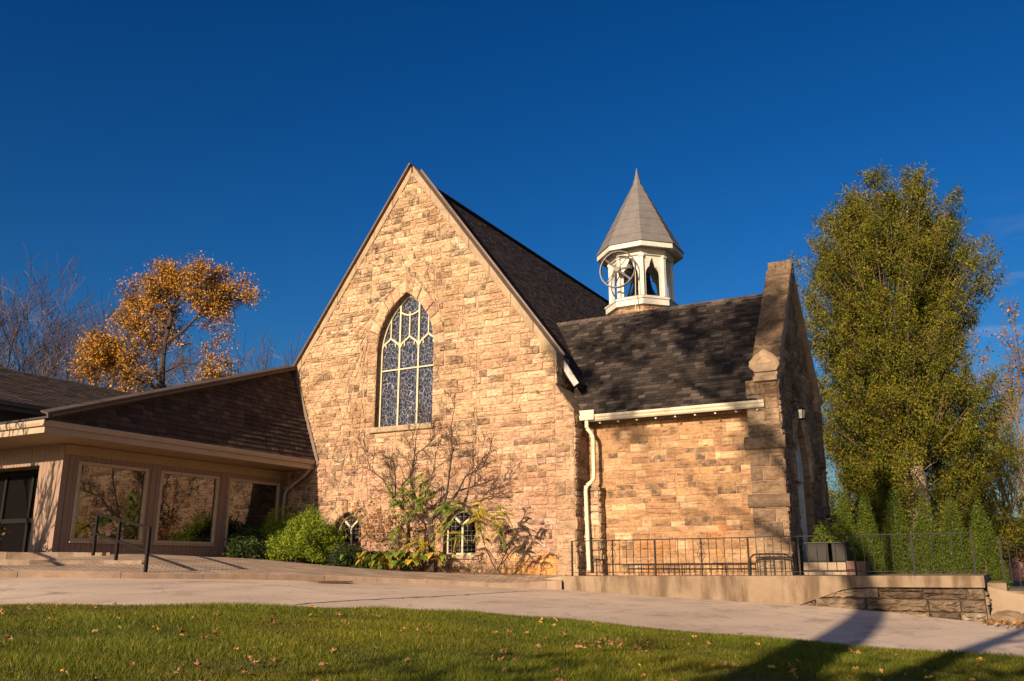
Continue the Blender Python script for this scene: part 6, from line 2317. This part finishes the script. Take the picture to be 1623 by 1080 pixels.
# --- the trees behind the photographer, whose shade lies on walk, road and porch roof
rr = random.Random(90)
bt = Vector((13.5, -27.0, -1.2))
t = thing('shade_tree', 'big tree behind the photographer, its leaning trunk shading walk and porch', 'tree', tuple(bt))
mb = MB(); tips = []
mb.tube([bt, (13.0, -27, 3.0), (12.5, -27, 5.5), (11.7, -27, 8.1), (11.3, -27, 9.7)], [0.55, 0.40, 0.34, 0.30, 0.24], 10)
mb.tube([(13.1, -27, 2.4), (13.9, -26.8, 4.0), (14.4, -26.8, 5.8), (14.9, -26.8, 7.4)], [0.22, 0.18, 0.14, 0.10], 8)
for p, d, L, r in [((11.3, -27, 9.7), (-0.5, 0.1, 1), 6.2, 0.16), ((11.4, -27, 9.3), (-0.9, 0, 0.85), 6.6, 0.15), ((11.5, -27, 8.8), (-0.25, -.2, 1), 7.2, 0.15), ((11.7, -27, 8.1), (-0.9, .2, 0.7), 5.2, 0.12),
                   ((14.9, -26.8, 7.3), (0.5, 0, 1), 3.5, 0.08), ((14.3, -26.8, 5.6), (0.9, 0, 0.5), 3.0, 0.07)]:
    branch(mb, p, d, L, r, 3, rr, tips, kids=(3, 3, 4), rmin=0.008)
mb.build('trunk', M['bark'], t)
cen = [list(p) for p, d in tips if p.z > 12.6 and rr.random() < 0.5 + 0.5 * math.sin(p.x * 2.1 + 1.0) * math.sin(p.z * 1.6)]
V, C = leaf_quads(cen, 9, 0.20, 0.12, 91, np.array([(0.10, 0.08, 0.02), (0.14, 0.09, 0.02)]))
build_np('crown', V, 4, C, M['leaf'], t)
round_shrub('shade_hedge', 'broad dark hedge behind the photographer, shading the near lawn', 'hedge', (14.3, -27.9, -1.2), 3.5, 1.3, 5.7, 560, 26, 0.10, np.array([(0.03, 0.05, 0.01), (0.05, 0.07, 0.015)]), 92, M['leaf'], 24, 0.35, spread=0.28)

# ------------------------------------------------------------------ grass blades and fallen leaves
def in_poly(px, py, poly):
    c = np.zeros(len(px), dtype=bool)
    n = len(poly)
    j = n - 1
    for i in range(n):
        xi, yi = poly[i]; xj, yj = poly[j]
        if yi != yj:
            m_ = ((yi > py) != (yj > py)) & (px < (xj - xi) * (py - yi) / (yj - yi) + xi)
            c ^= m_
        j = i
    return c
LP = LAWN + LNEAR[::-1]
def lawn_points(g, n, d0, d1, lat, margin=0.0):
    out = []
    tot = 0
    while tot < n:
        D = d0 + (d1 - d0) * g.random(n * 2) ** 0.8
        la = (g.random(n * 2) * 2 - 1) * lat * D
        x = 15.5 + _h.x * D + _r.x * la; y = -21.63 + _h.y * D + _r.y * la
        ok = in_poly(x, y, LP)
        q = np.stack([x[ok], y[ok], D[ok]], 1)
        out.append(q); tot += len(q)
        if len(q) == 0:
            break
    return np.concatenate(out)[:n]
g = np.random.default_rng(9)
NB_ = 620000
Q = lawn_points(g, NB_, 5.6, 17.0, 0.78)
z = np.concatenate([hgt_np(Q[k:k + 20000, :2]) for k in range(0, len(Q), 20000)]) + 0.02
clump = 0.5 + 0.5 * np.sin(Q[:, 0] * 2.3 + np.sin(Q[:, 1] * 1.7) * 2) * np.sin(Q[:, 1] * 2.9 + 0.7)
patch = np.clip(0.5 + 0.5 * np.sin(Q[:, 0] * 0.9 + 1.3 * np.sin(Q[:, 1] * 0.7)) * np.cos(Q[:, 1] * 1.1 + 0.6 * Q[:, 0]), 0, 1)
hh = g.uniform(0.018, 0.066, len(Q)) * (0.45 + 1.0 * clump) * (0.8 + 0.4 * patch)
ww = g.uniform(0.0024, 0.0042, len(Q)) * np.clip(Q[:, 2] / 8, 0.8, 2)
an = g.random(len(Q)) * 6.283
ln2 = g.normal(0, 0.45, (len(Q), 2)) * hh[:, None]
P0 = np.stack([Q[:, 0] - np.cos(an) * ww, Q[:, 1] - np.sin(an) * ww, z], 1)
P1 = np.stack([Q[:, 0] + np.cos(an) * ww, Q[:, 1] + np.sin(an) * ww, z], 1)
P2 = np.stack([Q[:, 0] + ln2[:, 0], Q[:, 1] + ln2[:, 1], z + hh], 1)
V = np.stack([P0, P1, P2], 1).reshape(-1, 3)
pal = np.array([(0.104, 0.120, 0.005), (0.145, 0.148, 0.006), (0.060, 0.082, 0.005), (0.20, 0.172, 0.009), (0.32, 0.22, 0.05)])
pr_ = g.choice(5, len(Q), p=[0.33, 0.27, 0.24, 0.12, 0.04])
col = pal[pr_] * g.uniform(0.75, 1.25, (len(Q), 1)) * (0.72 + 0.40 * clump[:, None]) * np.stack([1.15 - 0.3 * patch, 1.02 - 0.06 * patch, np.ones(len(Q))], 1)
go = build_np('grass', V, 3, col, M['grass'])
tag(go, 'short green lawn grass between the photographer and the road', 'grass'); go['kind'] = 'stuff'

# fallen leaves: a few moulds, then copies one by one
def leaf_mesh(seed, mat):
    r2 = random.Random(seed)
    n = 15
    P = [(0, 0, 0.012)]
    for k in range(n):
        a = 2 * math.pi * k / n
        lob = 0.62 + 0.38 * abs(math.cos(2.5 * a)) if k % 2 == 0 else 0.45
        rr_ = 0.046 * lob * r2.uniform(0.85, 1.15)
        P.append((rr_ * math.cos(a), rr_ * 0.85 * math.sin(a), 0.012 + 0.028 * abs(math.sin(a * 1.5 + seed)) * r2.uniform(0.4, 1.2)))
    F = [(0, k + 1, (k + 1) % n + 1) for k in range(n)]
    me = bpy.data.meshes.new('fallen_leaf')
    me.from_pydata(P, [], F)
    me.materials.append(mat)
    return me
LM = [leaf_mesh(k, M[m_]) for k, m_ in enumerate(('dryleaf', 'dryleaf', 'dryleaf_dark', 'dryleaf_dark', 'dryleaf_yellow', 'dryleaf'))]
TXT = ['curled light brown fallen leaf lying on the lawn', 'curled light brown fallen leaf lying on the lawn', 'dark brown shrivelled fallen leaf lying on the lawn', 'dark brown shrivelled fallen leaf lying on the lawn', 'yellow fallen leaf lying on the lawn', 'curled light brown fallen leaf lying on the lawn']
rr = random.Random(99)
LQ = lawn_points(np.random.default_rng(12), 190, 6.8, 14.5, 0.62)
for k in range(46):                                        # the drift of leaves right of the middle
    p = sight(rr.gauss(960, 40), rr.gauss(1034, 8), D=rr.gauss(10.6, 0.35))
    LQ = np.concatenate([LQ, [[p.x, p.y, 10.5]]])
for k, (x, y, d_) in enumerate(LQ):
    i = rr.randrange(len(LM)) if rr.random() < 0.9 else 4
    if k >= 190:
        i = rr.choice((0, 1, 2, 3))
    o = bpy.data.objects.new('fallen_leaf', LM[i])
    COL.objects.link(o)
    o.location = (x, y, hgt(x, y) + rr.uniform(0.03, 0.06))
    o.rotation_euler = (rr.gauss(0, 0.5), rr.gauss(0, 0.5), rr.uniform(0, 6.28))
    s_ = rr.uniform(0.7, 1.25)
    o.scale = (s_, s_, s_)
    tag(o, TXT[i], 'leaf', 'fallen leaves on the lawn: ' + ('light brown' if i in (0, 1, 5) else 'dark brown' if i in (2, 3) else 'yellow'))
# leaf litter and rough grass at the foot of the stair
P = []
for k in range(900):
    x = rr.uniform(14.9, 19.0); y = -1.3 + rr.gauss(0, 0.45) - (x - 15) * 0.12
    P.append((x, y, hgt(x, y) + 0.03))
V, C = leaf_quads(P, 1, 0.02, 0.05, 7, np.array([(0.26, 0.13, 0.05), (0.34, 0.19, 0.08), (0.16, 0.08, 0.04), (0.10, 0.10, 0.03)]))
o = build_np('leaf_litter', V, 4, C, M['leaf'])
tag(o, 'brown leaf litter on the verge below the concrete stair', 'leaf litter'); o['kind'] = 'stuff'
